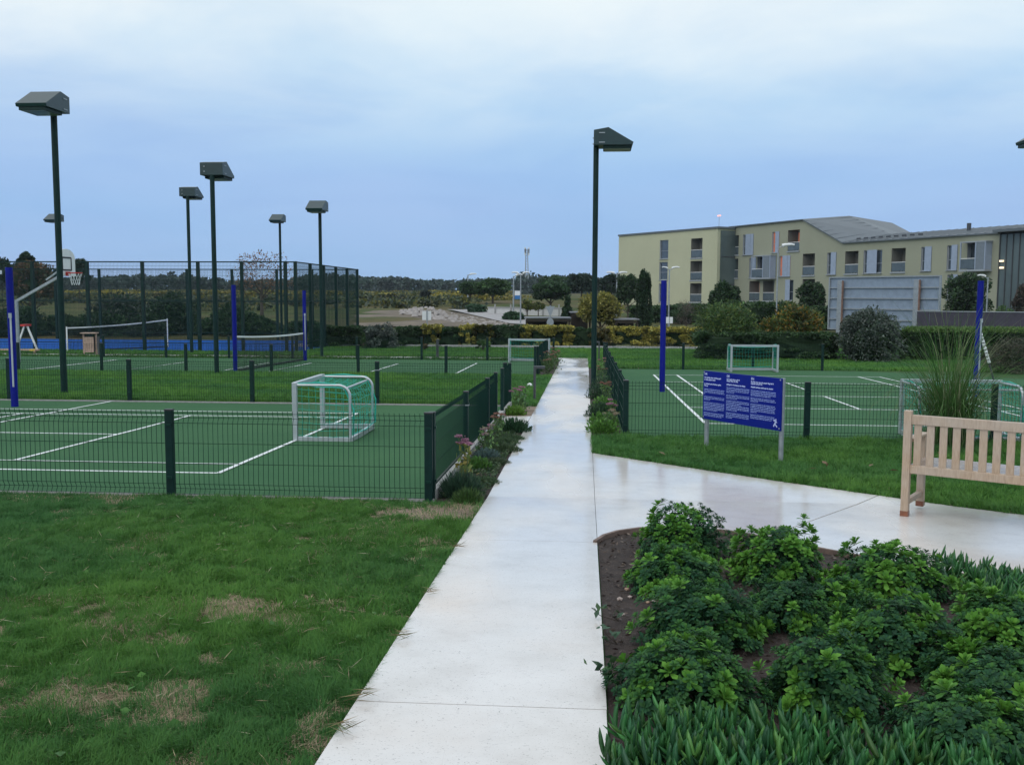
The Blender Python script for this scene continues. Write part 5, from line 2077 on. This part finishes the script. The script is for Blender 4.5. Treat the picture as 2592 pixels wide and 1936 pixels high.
# fleshy ground cover: shoots of finger leaves
def fleshy(name, label, poly_fn, bounds, dens, hgt=(.10, .20)):
    x0, x1, y0, y1 = bounds
    n = int((x1 - x0) * (y1 - y0) * dens)
    X = rng.uniform(x0, x1, n)
    Y = rng.uniform(y0, y1, n)
    m_ = poly_fn(X, Y)
    X, Y = X[m_], Y[m_]
    n = len(X)
    Z = gz(X, Y)
    V, C = [], []
    Hs = rng.uniform(hgt[0], hgt[1], n)
    lean = rng.normal(0, .5, (n, 2))
    per = 8
    shootvar = np.clip(1 + rng.normal(0, .22, (n, 1)), .55, 1.6)
    rings = 5
    allV, allC = [], []
    for j in range(per):
        a = (j % 2) * math.pi + (j // 2) * 1.3 + rng.uniform(-.3, .3, n) + rng.uniform(0, 6.28, 1)
        f = j / (per - 1)
        base = np.stack([X + lean[:, 0] * Hs * f * .6, Y + lean[:, 1] * Hs * f * .6, Z + Hs * (.10 + .55 * f)], 1)
        out = np.stack([np.cos(a), np.sin(a), np.zeros(n)], 1)
        L = rng.uniform(.085, .145, n) * (1.05 - .3 * f)
        el0 = rng.uniform(.20, 1.0, n) + .35 * f
        W = rng.uniform(.0075, .0120, n)
        side = np.stack([-np.sin(a), np.cos(a), np.zeros(n)], 1)
        P = base.copy()
        col = pick_cols(n, [(.034, .135, .040), (.046, .165, .044), (.028, .105, .044), (.085, .215, .050)], (3, 3, 2, 1.2), .12) * shootvar
        ringV = []
        for k in range(rings):
            u = k / (rings - 1)
            el = el0 + .55 * u
            d = out * np.cos(el)[:, None] + np.array([0, 0, 1.0]) * np.sin(el)[:, None]
            if k:
                P = P + d * (L / (rings - 1))[:, None]
            wk = W * (0.75, 1.0, 1.05, .8, .12)[k]
            nrm = np.cross(d, side)
            ringV += [P + side * wk[:, None], P - side * wk[:, None], P + nrm * (wk * 1.3)[:, None]]
        allV.append(np.stack(ringV, 1))
        allC.append(np.repeat(col[:, None, :], rings * 3, 1))
    V = np.concatenate(allV).reshape(-1, 3)
    C = np.concatenate(allC).reshape(-1, 3)
    m = n * per
    i = np.arange(m)[:, None] * (rings * 3)
    fl = []
    for k in range(rings - 1):
        for s_ in range(3):
            s2 = (s_ + 1) % 3
            fl.append(i + np.array([[k * 3 + s_, k * 3 + s2, k * 3 + 3 + s2, k * 3 + 3 + s_]]))
    o_ = inst(name, npmesh(name, V, [np.concatenate(fl)], M_FLESHY, C, True))
    tag(o_, label, 'ground cover', None, 'stuff')
    return o_


def front_fleshy(X, Y):
    # wedge in front of the shrubs, bounded by the footpath and the near shrubs
    lim = 3.56 - .22 * np.abs(X - .75) + .16 * vnoise(X, Y, 3.5, 2)
    lim = np.where(X > 1.25, lim - (X - 1.25) * .55, lim)
    return (X > .085 + .06 * vnoise(X, Y, 6, 8) + .16 * np.clip(Y - 3.15, 0, 1)) & (Y < lim)


fleshy('fleshy_ground_cover', 'dense green finger leaved ground cover along the bottom edge', front_fleshy, (.05, 2.3, 2.55, 3.95), 360, (.10, .21))


def back_fleshy(X, Y):
    # strip along the branch path edge, right of the bright shrub
    e = 6.66 - (X - 2.3) * .96
    return (Y < e - .10) & (Y > e - 1.15) & (X > 2.35)


fleshy('fleshy_ground_cover', 'finger leaved ground cover between branch path and right shrubs', back_fleshy, (2.3, 4.9, 3.2, 6.7), 260, (.12, .24))

# mulch chips and pebbles
n = 6500
X = rng.uniform(.12, 4.2, n)
Y = rng.uniform(2.8, 7.85, n)
k_ = Y < np.interp(X, [b[0] for b in BE], [b[1] for b in BE]) - .04
X, Y = X[k_], Y[k_]
n = len(X)
P = np.stack([X, Y, gz(X, Y) + .016], 1)
D = rng.normal(size=(n, 3)) * np.array([1, 1, .18])
tag(inst('mulch_chips', leaf_mesh('mulch_chips', P, D, .035, .35, pick_cols(n, [(.10, .075, .06), (.05, .035, .03), (.20, .16, .13), (.03, .02, .018)], (3, 4, 1, 3)), M_LEAF)),
    'loose bark chips on the dark soil of the planting bed', 'mulch', None, 'stuff')
for k in range(14):
    x, y = .18 + rnd.random() * .35, 3.6 + rnd.random() * 2.6
    bm = bmesh.new()
    bmesh.ops.create_icosphere(bm, subdivisions=1, radius=rnd.uniform(.010, .026))
    for v in bm.verts:
        v.co *= rnd.uniform(.75, 1.15)
        v.co.z *= .6
    me = bpy.data.meshes.new('pebble')
    bm.to_mesh(me)
    bm.free()
    me.materials.append(simple('pebble_%d' % k, (.34, .28, .25) if k % 3 else (.36, .24, .17), .8, var=.2, scale=30))
    tag(inst('pebble', me, None, (x, y, gzf(x, y) + .012)), 'small pale pebble on the mulch beside the concrete footpath', 'pebble', 'pale pebbles on the mulch')

# curved edging of the bed
ed = thing('bed_edging', 'curved rusty brown edging strip round the head of the planting bed', 'edging', (.085, 7.28, gzf(.085, 7.28)))
V, Fq = [], []
pe = BE[:13]
dens_pts = []
for a, b in zip(pe[:-1], pe[1:]):
    for f in (0, .34, .67):
        dens_pts.append((a[0] + (b[0] - a[0]) * f, a[1] + (b[1] - a[1]) * f))
q = MB()
zz0 = gzf(.085, 7.28)
M_EDGE = simple('rusty_edging', (.15, .105, .085), .8, var=.3, scale=9, bump=.3)
for a, b in zip(dens_pts[:-1], dens_pts[1:]):
    za, zb = gzf(*a) - zz0 + .005, gzf(*b) - zz0 + .005
    q.bar((a[0] - .085, a[1] - 7.28 - .012, za), (b[0] - .085, b[1] - 7.28 - .012, zb), .028, .075)
q.build('strip', M_EDGE, ed)

# weeds over the path edge
for k, (px, py, lab) in enumerate([(1512, 1735, 'leafy weed leaning over the right edge of the footpath, lowest one'), (1520, 1640, 'small weed at the right path edge above the lowest one'), (1525, 1580, 'weed with a broad leaf on the right path edge beside the pale pebbles')]):
    g = G(px + 18, py)
    t = thing('weed', lab, 'weed', (g.x + .0, g.y, g.z + .02))
    n = 9
    P = np.stack([rng.uniform(-.09, .06, n), rng.uniform(-.05, .05, n), rng.uniform(.02, .10, n)], 1)
    for i in range(n):
        MB().tube([(.05, 0, 0), tuple(P[i] * .6), tuple(P[i])], .0022, 4).build('stalk', M_DARKTWIG, t) if i < 3 else None
    inst('foliage', leaf_mesh('foliage', P, rng.normal(0, 1, (n, 3)) * np.array([1, 1, .4]), .05, .55, pick_cols(n, [(.05, .11, .04), (.04, .09, .05)]), M_LEAF), t)

# ------------------------------------------------------------------ flower borders along the path
def sedum(label, x, y, h, w, flower, nheads=4, pal=None):
    z0 = gzf(x, y)
    t = thing('sedum_plant', label, 'flower', (x, y, z0), rnd.uniform(0, 6), 'sedum plants along the footpath')
    n = int(110 * w / .3)
    P = rng.normal(0, .36, (n, 3)) * np.array([w / 2, w / 2, 0]) + np.stack([np.zeros(n), np.zeros(n), rng.uniform(.02, h * .82, n)], 1)
    P[:, :2] *= (1 - .35 * (P[:, 2:3] / h))
    inst('foliage', leaf_mesh('foliage', P, rng.normal(0, .8, (n, 3)) + np.array([0, 0, .5]), .065, .55, pick_cols(n, pal or [(.10, .19, .06), (.13, .23, .07), (.07, .14, .06)]), M_LEAF), t)
    for k in range(nheads):
        a = rnd.uniform(0, 6.28)
        rr_ = w * .33 * math.sqrt(rnd.random())
        hx_, hy_, hz_ = rr_ * math.cos(a), rr_ * math.sin(a), h * rnd.uniform(.72, 1.0)
        stem_ = MB().tube([(hx_ * .3, hy_ * .3, 0), (hx_, hy_, hz_)], .005, 5).build('stem', simple('sedum_stem', (.09, .14, .05), .7) if 'sedum_stem' not in MATS else MATS['sedum_stem'], t)
        m_ = 90
        Q = rng.normal(0, .34, (m_, 3)) * np.array([.055, .055, .018]) + np.array([hx_, hy_, hz_])
        inst('flower_head', leaf_mesh('flower_head', Q, rng.normal(0, .6, (m_, 3)) + np.array([0, 0, .6]), .022, .8, pick_cols(m_, flower, None, .15), M_LEAF), t)
    return t


PINK = [(.36, .17, .25), (.42, .22, .30), (.30, .14, .20)]
RUST = [(.30, .15, .11), (.24, .12, .09), (.35, .2, .15)]
CREAM = [(.30, .28, .20), (.26, .27, .17)]


def bush_low(name, label, x, y, h, w, pal, n=900, leaf=.06, asp=.2, up=1.0, cat='shrub', group=None):
    t = thing(name, label, cat, (x, y, gzf(x, y)), rnd.uniform(0, 6), group)
    d = unit(rng.normal(size=(n, 3)))
    d[:, 2] = np.abs(d[:, 2])
    P = d * np.array([w / 2, w / 2, h]) * rng.uniform(.3, 1, (n, 1))
    inst('foliage', leaf_mesh('foliage', P + np.array([0, 0, .01]), d + np.array([0, 0, up]) + rng.normal(0, .25, (n, 3)), leaf, asp, pick_cols(n, pal), M_LEAF), t)
    return t


BLUEG = [(.030, .070, .040), (.040, .085, .045), (.024, .056, .036)]
bush_low('rosemary_bush', 'dark feathery low bush at the corner post of the nearest fence', -1.22, 9.45, .26, .50, BLUEG, 2600, .075, .10)
bush_low('grass_tuft', 'green tuft at the foot of the dark feathery bush', -1.12, 9.12, .14, .32, MG, 900, .07, .10)
sedum('tall pink sedum with yellowing leaves leaning on the near fence', -1.30, 10.35, .52, .30, PINK, 5, [(.16, .22, .06), (.20, .24, .06), (.26, .22, .05)])
bush_low('herb_clump', 'bright green herb clump below the second fence post', -1.25, 11.1, .16, .40, [(.06, .15, .03), (.08, .18, .035)], 900, .05, .45)
sedum('pale green sedum with cream and dusty pink heads in the left border', -1.28, 12.3, .40, .38, CREAM + PINK[:1], 5)
bush_low('silver_herb', 'low grey blue herb clump in the middle of the left border', -1.22, 11.9, .15, .40, [(.07, .12, .11), (.09, .14, .13)], 900, .045, .3)
bush_low('creeping_herb', 'creeping green carpet plant spilling over the left path edge', -1.06, 12.7, .10, .50, [(.05, .085, .04), (.065, .10, .045)], 1800, .035, .3)
bush_low('creeping_herb', 'creeping carpet plant left of the path nearer the viewer', -1.10, 11.6, .07, .44, [(.05, .08, .04), (.07, .095, .05)], 1500, .03, .3)
for (x, y, h, w, lab) in [(-1.08, 10.2, .07, .40, 'flat creeping carpet plant beside the tall yellowing sedum'), (-1.12, 13.4, .10, .46, 'creeping carpet plant just before the rust brown sedum'),
                          (-1.05, 13.9, .08, .40, 'creeping carpet plant touching the path before the concrete stub'), (-1.2, 12.9, .14, .40, 'bushy green herb by the pale green sedum')]:
    bush_low('creeping_herb', lab, x, y, h, w, [(.055, .10, .045), (.07, .12, .05), (.045, .085, .04)], 1500, .032, .3)
sedum('rust brown sedum before the gate in the left fence', -1.26, 14.0, .42, .34, RUST, 4)
bush_low('fleshy_clump', 'dark finger leaved clump at the small concrete stub', -1.12, 14.9, .22, .62, [(.024, .070, .032), (.032, .085, .036)], 1500, .09, .16)
sedum('pink sedum with bright leaves just past the small concrete stub', -1.22, 18.0, .48, .50, PINK, 6)
bush_low('lime_groundcover', 'lime green clump at the foot of the pink sedum past the concrete stub', -1.26, 17.4, .18, .45, [(.10, .21, .03), (.13, .25, .04)], 900, .05, .45)
for k, (x, y, h, lab) in enumerate([(-1.15, 29.0, .55, 'leftmost sedum row plant by the far fence end, nearest one'), (-1.12, 30.6, .6, 'tall rusty sedum left of the far path, middle one'), (-1.1, 32.4, .6, 'rusty sedum left of the far path, beside the white goal'),
                                    (-1.1, 34.4, .6, 'farthest rusty sedum left of the path end')]):
    sedum(lab, x, y, h, .75, RUST, 6, MG)
RB = [('sedum', .40, 15.2, .36, .34, CREAM + RUST[:1], 'grey cream sedum at the foot of the right fence end post'),
      ('lime', .28, 14.95, .22, .46, None, 'lime green clump nearest the viewer in the right border'),
      ('lime', .30, 15.9, .24, .42, None, 'second lime green clump in the right border'),
      ('sedum', .46, 16.4, .42, .28, PINK, 'pink flowered sedum between the right fence posts'),
      ('dark', .26, 17.2, .28, .46, None, 'dark green clump leaning over the right path edge'),
      ('lime', .36, 18.2, .30, .46, None, 'yellow green clump before the floodlight base'),
      ('sedum', .42, 19.6, .52, .40, RUST, 'rust brown sedum right of the path before the floodlight'),
      ('dark', .30, 20.9, .34, .50, None, 'dark clump right of the path near the floodlight base'),
      ('dark', .40, 22.6, .45, .55, None, 'dark bush directly in front of the path floodlight'),
      ('sedum', .38, 25.0, .55, .60, RUST, 'rusty sedum behind the path floodlight'),
      ('sedum', .40, 27.6, .60, .60, RUST + PINK[:1], 'dusty pink sedum further along the right border')]
for (kd, x, y, h, w, fl, lab) in RB:
    w *= 1.3 if kd != 'sedum' else 1.05
    if kd == 'sedum':
        sedum(lab, x, y, h, w, fl, 5)
    elif kd == 'lime':
        bush_low('lime_groundcover', lab, x, y, h, w, [(.075, .19, .03), (.10, .23, .04), (.06, .15, .03)], 800, .055, .45)
    else:
        bush_low('dark_groundcover', lab, x, y, h, w, [(.025, .060, .030), (.035, .08, .036)], 900, .06, .3)

n = 7500
X = -1.42 + .44 * rng.random(n)
Y = rng.uniform(9.3, 15.6, n)
k_ = (vnoise(X, Y, 3.2, 31) + .25 * vnoise(X, Y, 9, 32)) > .50
X, Y = X[k_], Y[k_]
n = len(X)
tag(inst('border_ground_cover', leaf_mesh('border_ground_cover', np.stack([X, Y, gz(X, Y) + .012 + .05 * rng.random(n)], 1), rng.normal(0, .7, (n, 3)) + np.array([0, 0, .5]), .04, .35,
                                   pick_cols(n, [(.05, .10, .04), (.07, .13, .05), (.04, .08, .045), (.09, .11, .06)]), M_LEAF)), 'low mixed ground cover between the plants of the left flower border', 'ground cover', None, 'stuff')
# pampas grass
pt = thing('pampas_grass', 'tall arching clump of ornamental grass behind the bench', 'grass clump', (5.05, 13.75, gzf(5.05, 13.75)))
n = 760
a = rng.uniform(0, 2 * math.pi, n)
sp = rng.uniform(.05, 1, n) ** .7
Lb = rng.uniform(1.0, 2.4, n) * (1.05 - .15 * sp)
seg = 7
base = np.stack([rng.normal(0, .10, n), rng.normal(0, .10, n), np.zeros(n)], 1)
out = np.stack([np.cos(a), np.sin(a), np.zeros(n)], 1)
side = np.stack([-np.sin(a), np.cos(a), np.zeros(n)], 1)
P = base
ring = []
for k in range(seg):
    u = k / (seg - 1)
    el = 1.50 - sp * .28 - (sp ** 1.3) * 2.6 * u ** 1.9
    d = out * np.cos(el)[:, None] + np.array([0, 0, 1.]) * np.sin(el)[:, None]
    if k:
        P = P + d * (Lb / (seg - 1))[:, None]
    w_ = .0056 * (1 - u) ** .6 + .0006
    ring += [P + side * w_, P - side * w_]
V = np.stack(ring, 1).reshape(-1, 3)
V[:, 2] = np.maximum(V[:, 2], .01)
i = np.arange(n)[:, None] * (seg * 2)
fl = [i + np.array([[2 * k, 2 * k + 1, 2 * k + 3, 2 * k + 2]]) for k in range(seg - 1)]
cc = np.repeat(pick_cols(n, [(.065, .15, .040), (.095, .185, .055), (.13, .18, .08), (.20, .22, .12)], (4, 3, 1.5, 1), .15), seg * 2, 0)
o_ = inst('blades', npmesh('blades', V, [np.concatenate(fl)], M_GRASS, cc), pt)
o_['kind'] = 'stuff'
# ------------------------------------------------------------------ lawns: real blades
def elli(px, py, rx, ry):
    g = G(px, py)
    return (g.x, g.y, rx, ry)


DRY = [elli(600, 1545, .26, .11), elli(700, 1562, .20, .07), elli(520, 1560, .14, .06), elli(228, 1592, .14, .055), elli(415, 1626, .13, .05), elli(185, 1772, .17, .10), elli(440, 1770, .15, .12),
       elli(790, 1845, .06, .10), elli(480, 1520, .05, .04), elli(230, 1300, .25, .10), elli(860, 1365, .10, .08), elli(1090, 1300, .28, .22), elli(1010, 1340, .22, .16), elli(1160, 1290, .2, .35),
       elli(1080, 1400, .10, .15), elli(770, 1330, .15, .08), elli(60, 1262, .5, .10), elli(290, 1262, .3, .16), elli(480, 1925, .06, .06), elli(1000, 1350, .5, .3)]
DRYW = [1, .8, .7, .8, .8, .9, .9, .8, .6, .5, .5, .9, .5, .9, .5, .4, .6, .8, .6, .35]


def lawn(name, label, bounds, dens, h, w, mask, dry=True, tint=1.0, seed=0):
    x0, x1, y0, y1 = bounds
    n = int((x1 - x0) * (y1 - y0) * dens)
    X = rng.uniform(x0, x1, n)
    Y = rng.uniform(y0, y1, n)
    m_ = mask(X, Y)
    X, Y = X[m_], Y[m_]
    n = len(X)
    nb_ = vnoise(X, Y, 1.3, seed)
    nm = vnoise(X, Y, 5.0, seed + 1)
    nf = vnoise(X, Y, 16.0, seed + 2)
    dr = np.zeros(n)
    if dry:
        for (ex_, ey_, rx, ry), wt_ in zip(DRY, DRYW):
            q_ = ((X - ex_) / (rx * 1.2)) ** 2 + ((Y - ey_) / (ry * 1.9)) ** 2
            q_ = q_ * (1 + (nf - .5) * 1.8 + (nm - .5) * 1.6) + (nm - .5) * .5
            dr = np.maximum(dr, np.clip(1.38 - q_, 0, 1) * wt_ * .9)
        dr = np.maximum(dr, np.clip((vnoise(X, Y, 2.1, seed + 5) - .80) * 5, 0, .45))
    isdry = rng.random(n) < dr * .97 + .03
    keep = ~(isdry & (rng.random(n) < .35))
    X, Y, nb_, nm, nf, isdry = X[keep], Y[keep], nb_[keep], nm[keep], nf[keep], isdry[keep]
    n = len(X)
    Z = gz(X, Y)
    nt_ = vnoise(X, Y, 11.0, seed + 12)
    Hh = h * rng.uniform(.45, 1.3, n) * (.45 + .55 * nm + .30 * nb_ + .45 * nt_)
    Hh = np.where(isdry, Hh * .75, Hh)
    a = rng.normal(0, 1.0, n) + 12 * vnoise(X, Y, 6.0, seed + 14)
    lean = np.where(isdry, rng.uniform(1.4, 4.0, n), rng.uniform(.15, 1.35, n))
    o1 = np.stack([np.cos(a), np.sin(a)], 1)
    sx = np.stack([-np.sin(a), np.cos(a), np.zeros(n)], 1)
    B = np.stack([X, Y, Z], 1)
    W = w * rng.uniform(.7, 1.3, n)[:, None]
    mid = B + np.concatenate([o1 * (Hh * lean * .28)[:, None], (Hh * .62 / np.sqrt(1 + lean ** 2 * .3))[:, None]], 1)
    tip = B + np.concatenate([o1 * (Hh * lean * .85)[:, None], (Hh / np.sqrt(1 + lean ** 2))[:, None]], 1)
    V = np.stack([B + sx * W * .5, B - sx * W * .5, mid + sx * W * .42, mid - sx * W * .42, tip], 1).reshape(-1, 3)
    g1 = np.array([.057, .168, .036])
    g2 = np.array([.118, .258, .050])
    g3 = np.array([.048, .150, .054])
    t_ = np.clip(nb_ * .7 + nm * .5 + rng.normal(0, .22, n), 0, 1)[:, None]
    col = g1 * (1 - t_) + g2 * t_
    k3 = np.clip(vnoise(X, Y, .8, seed + 9) * 1.6 - .5 + rng.normal(0, .15, n), 0, 1)[:, None] * .7
    col = col * (1 - k3) + g3 * k3
    col = np.where(isdry[:, None], np.array([.44, .36, .24]) * rng.uniform(.5, 1.25, (n, 1)), col) * tint
    i = np.arange(n)[:, None] * 5
    me = npmesh(name, V, [i + np.array([[0, 1, 3, 2]]), i + np.array([[2, 3, 4]])], M_GRASS, np.repeat(col, 5, 0))
    o_ = inst(name, me)
    tag(o_, label, 'grass', None, 'stuff')
    return o_


def in_front_left(X, Y):
    edge = -.962 + .012 * vnoise(X * 0 + 1, Y, 7, 3) + .010 * vnoise(X * 0 + 2, Y, 25, 4)
    q_ = ((X + 1.3) / .6) ** 2 + ((Y - 8.6) / .6) ** 2 + 1.6 * (vnoise(X, Y, 5, 6) - .5)
    bare = q_ < 1
    thin = rng.random(len(X)) < .10 + .55 * np.clip(q_, 0, 1)
    return (X < edge) & (X > -.665 * Y - .25) & (Y < 9.06 + .05 * vnoise(X, Y, 5, 7)) & (~bare | thin)


def n_half(y0, y1):
    return lambda X, Y: in_front_left(X, Y) & (Y >= y0) & (Y < y1)


lawn('lawn_grass', 'nearest lawn of deep green grass with straw patches, left of the footpath', (-3.8, -.9, 2.7, 5.2), 27000, .047, .0032, n_half(2.7, 5.2))
lawn('lawn_grass', 'lawn between the straw patches and the nearest wire fence', (-6.4, -.9, 5.2, 9.12), 14000, .049, .0046, n_half(5.2, 9.2))


def right_lawn(X, Y):
    e = np.interp(X, [u[0] for u in UE], [u[1] for u in UE])
    return (Y > e + .0 - .03 * vnoise(X, Y, 9, 3)) & (X > .10) & (X < .62 * Y)


lawn('lawn_grass', 'lawn strip between the branch path and the right court fence', (.08, 9.0, 8.0, 14.4), 5600, .085, .0075, right_lawn, False, 1.05, 20)


def mid_left(X, Y):
    return (X < -.96) & (X > -.66 * Y) & ~((X > -1.55) & (Y < 19.0))


lawn('lawn_grass', 'grass strip between the two left courts', (-19.5, -.9, 18.98, 27.9), 2600, .085, .012, mid_left, False, 1.1, 40)
lawn('lawn_grass', 'grass behind the far left court, before the hedge', (-26, 0.1, 38.1, 46.2), 900, .09, .022, lambda X, Y: (X > -.66 * Y) & ~((X < -12.2) & (Y > 40.4)), False, 1.15, 60)
lawn('lawn_grass', 'grass behind the right court, before the hedge', (.1, 17, 31.9, 46.2), 900, .09, .020, lambda X, Y: (X < .56 * Y), False, 1.15, 70)
lawn('lawn_grass', 'grass around the basketball hoop at the far left', (-27, -1.0, 36.4, 40.4), 900, .09, .02, lambda X, Y: (X > -.66 * Y) & ~((Y > 36.95) & (Y < 38.15)), False, 1.0, 80)
n = 900
X = rng.uniform(-4.8, -1.0, n)
Y = rng.uniform(2.8, 8.9, n)
k_ = X > -.66 * Y
X, Y = X[k_], Y[k_]
n = len(X)
D = np.stack([rng.normal(0, 1, n), rng.normal(0, 1, n), rng.uniform(.05, .5, n)], 1)
tag(inst('loose_straw', leaf_mesh('loose_straw', np.stack([X, Y, gz(X, Y) + rng.uniform(.02, .05, n)], 1), D, .085, .035, pick_cols(n, [(.40, .33, .20), (.30, .24, .14), (.45, .40, .28)]), M_LEAF)),
    'single loose straw stalks scattered through the near lawn', 'straw', None, 'stuff')
n = 260
X = rng.uniform(-4.0, -1.0, n)
Y = rng.uniform(2.8, 7.5, n)
k_ = (X > -.66 * Y) & (vnoise(X, Y, 1.7, 77) > .55)
X, Y = X[k_], Y[k_]
n = len(X)
tag(inst('clover_leaves', leaf_mesh('clover_leaves', np.stack([X, Y, gz(X, Y) + rng.uniform(.02, .04, n)], 1), np.stack([rng.normal(0, 1, n), rng.normal(0, 1, n), rng.uniform(-.1, .2, n)], 1), .04, .75, pick_cols(n, [(.06, .17, .035), (.085, .21, .04)]), M_LEAF)),
    'broad clover leaves growing in patches of the near lawn', 'clover', None, 'stuff')
# grit and bits blown onto the path
n = 170
Y = 2.9 + 11 * rng.random(n) ** 1.3
X = np.where(rng.random(n) < .5, -.94 + .25 * rng.random(n) ** 2, rng.uniform(-.93, .09, n))
tag(inst('path_debris', leaf_mesh('path_debris', np.stack([X, Y, gz(X, Y) + .0285], 1), np.stack([rng.normal(0, 1, n), rng.normal(0, 1, n), np.zeros(n)], 1), .010, .3, pick_cols(n, [(.06, .05, .04), (.12, .09, .06), (.05, .08, .03)]), M_LEAF, 30)),
    'tiny bits of leaf and grit lying on the concrete footpath', 'debris', None, 'stuff')
# straw stalks bent over the path edge
n = 90
Y = rng.choice([3.55, 4.75, 6.9, 3.9, 5.6], n) + rng.normal(0, .035, n)
X = np.full(n, -.97) + rng.normal(0, .02, n)
P = np.stack([X + .05, Y, gz(X, Y) + .045 + rng.uniform(0, .02, n)], 1)
D = np.stack([rng.uniform(.5, 1, n), rng.normal(0, .5, n), rng.normal(.05, .15, n)], 1)
tag(inst('straw_stalks', leaf_mesh('straw_stalks', P, D, .12, .03, pick_cols(n, [(.26, .19, .10), (.2, .16, .09), (.08, .12, .03)]), M_LEAF)),
    'dry straw stalks bent over the left edge of the footpath', 'straw', None, 'stuff')
# fallen leaves on the right lawn
for k in range(7):
    x, y = rnd.uniform(.8, 4.6), rnd.uniform(11.0, 13.6)
    if y < 12.7 - .98 * x + .3:
        y = 12.7 - .98 * x + .5
    me = leaf_mesh('fallen_leaf', np.array([[0, 0, 0.]]), np.array([[rnd.uniform(-1, 1), rnd.uniform(-1, 1), .15]]), np.array([.11]), .5, np.array([[.20, .13, .07]]), M_LEAF, 2)
    tag(inst('fallen_leaf', me, None, (x, y, gzf(x, y) + .085)), 'brown fallen leaf lying on the lawn near the notice board', 'leaf', 'fallen leaves on the right lawn')


# ------------------------------------------------------------------ evening air
hm = bpy.data.materials.new('air')
hm.use_nodes = True
hm.node_tree.nodes.clear()
vo = hm.node_tree.nodes.new('ShaderNodeOutputMaterial')
pv = hm.node_tree.nodes.new('ShaderNodeVolumePrincipled')
pv.inputs['Color'].default_value = (.80, .90, 1.0, 1)
pv.inputs['Density'].default_value = .00020
pv.inputs['Anisotropy'].default_value = .2
hm.node_tree.links.new(pv.outputs[0], vo.inputs['Volume'])
hz = MB().box((0, 590, 9), (2600, 1260, 26)).build('haze', hm)
tag(hz, 'thin bluish evening haze over the whole scene', 'haze', None, 'stuff')
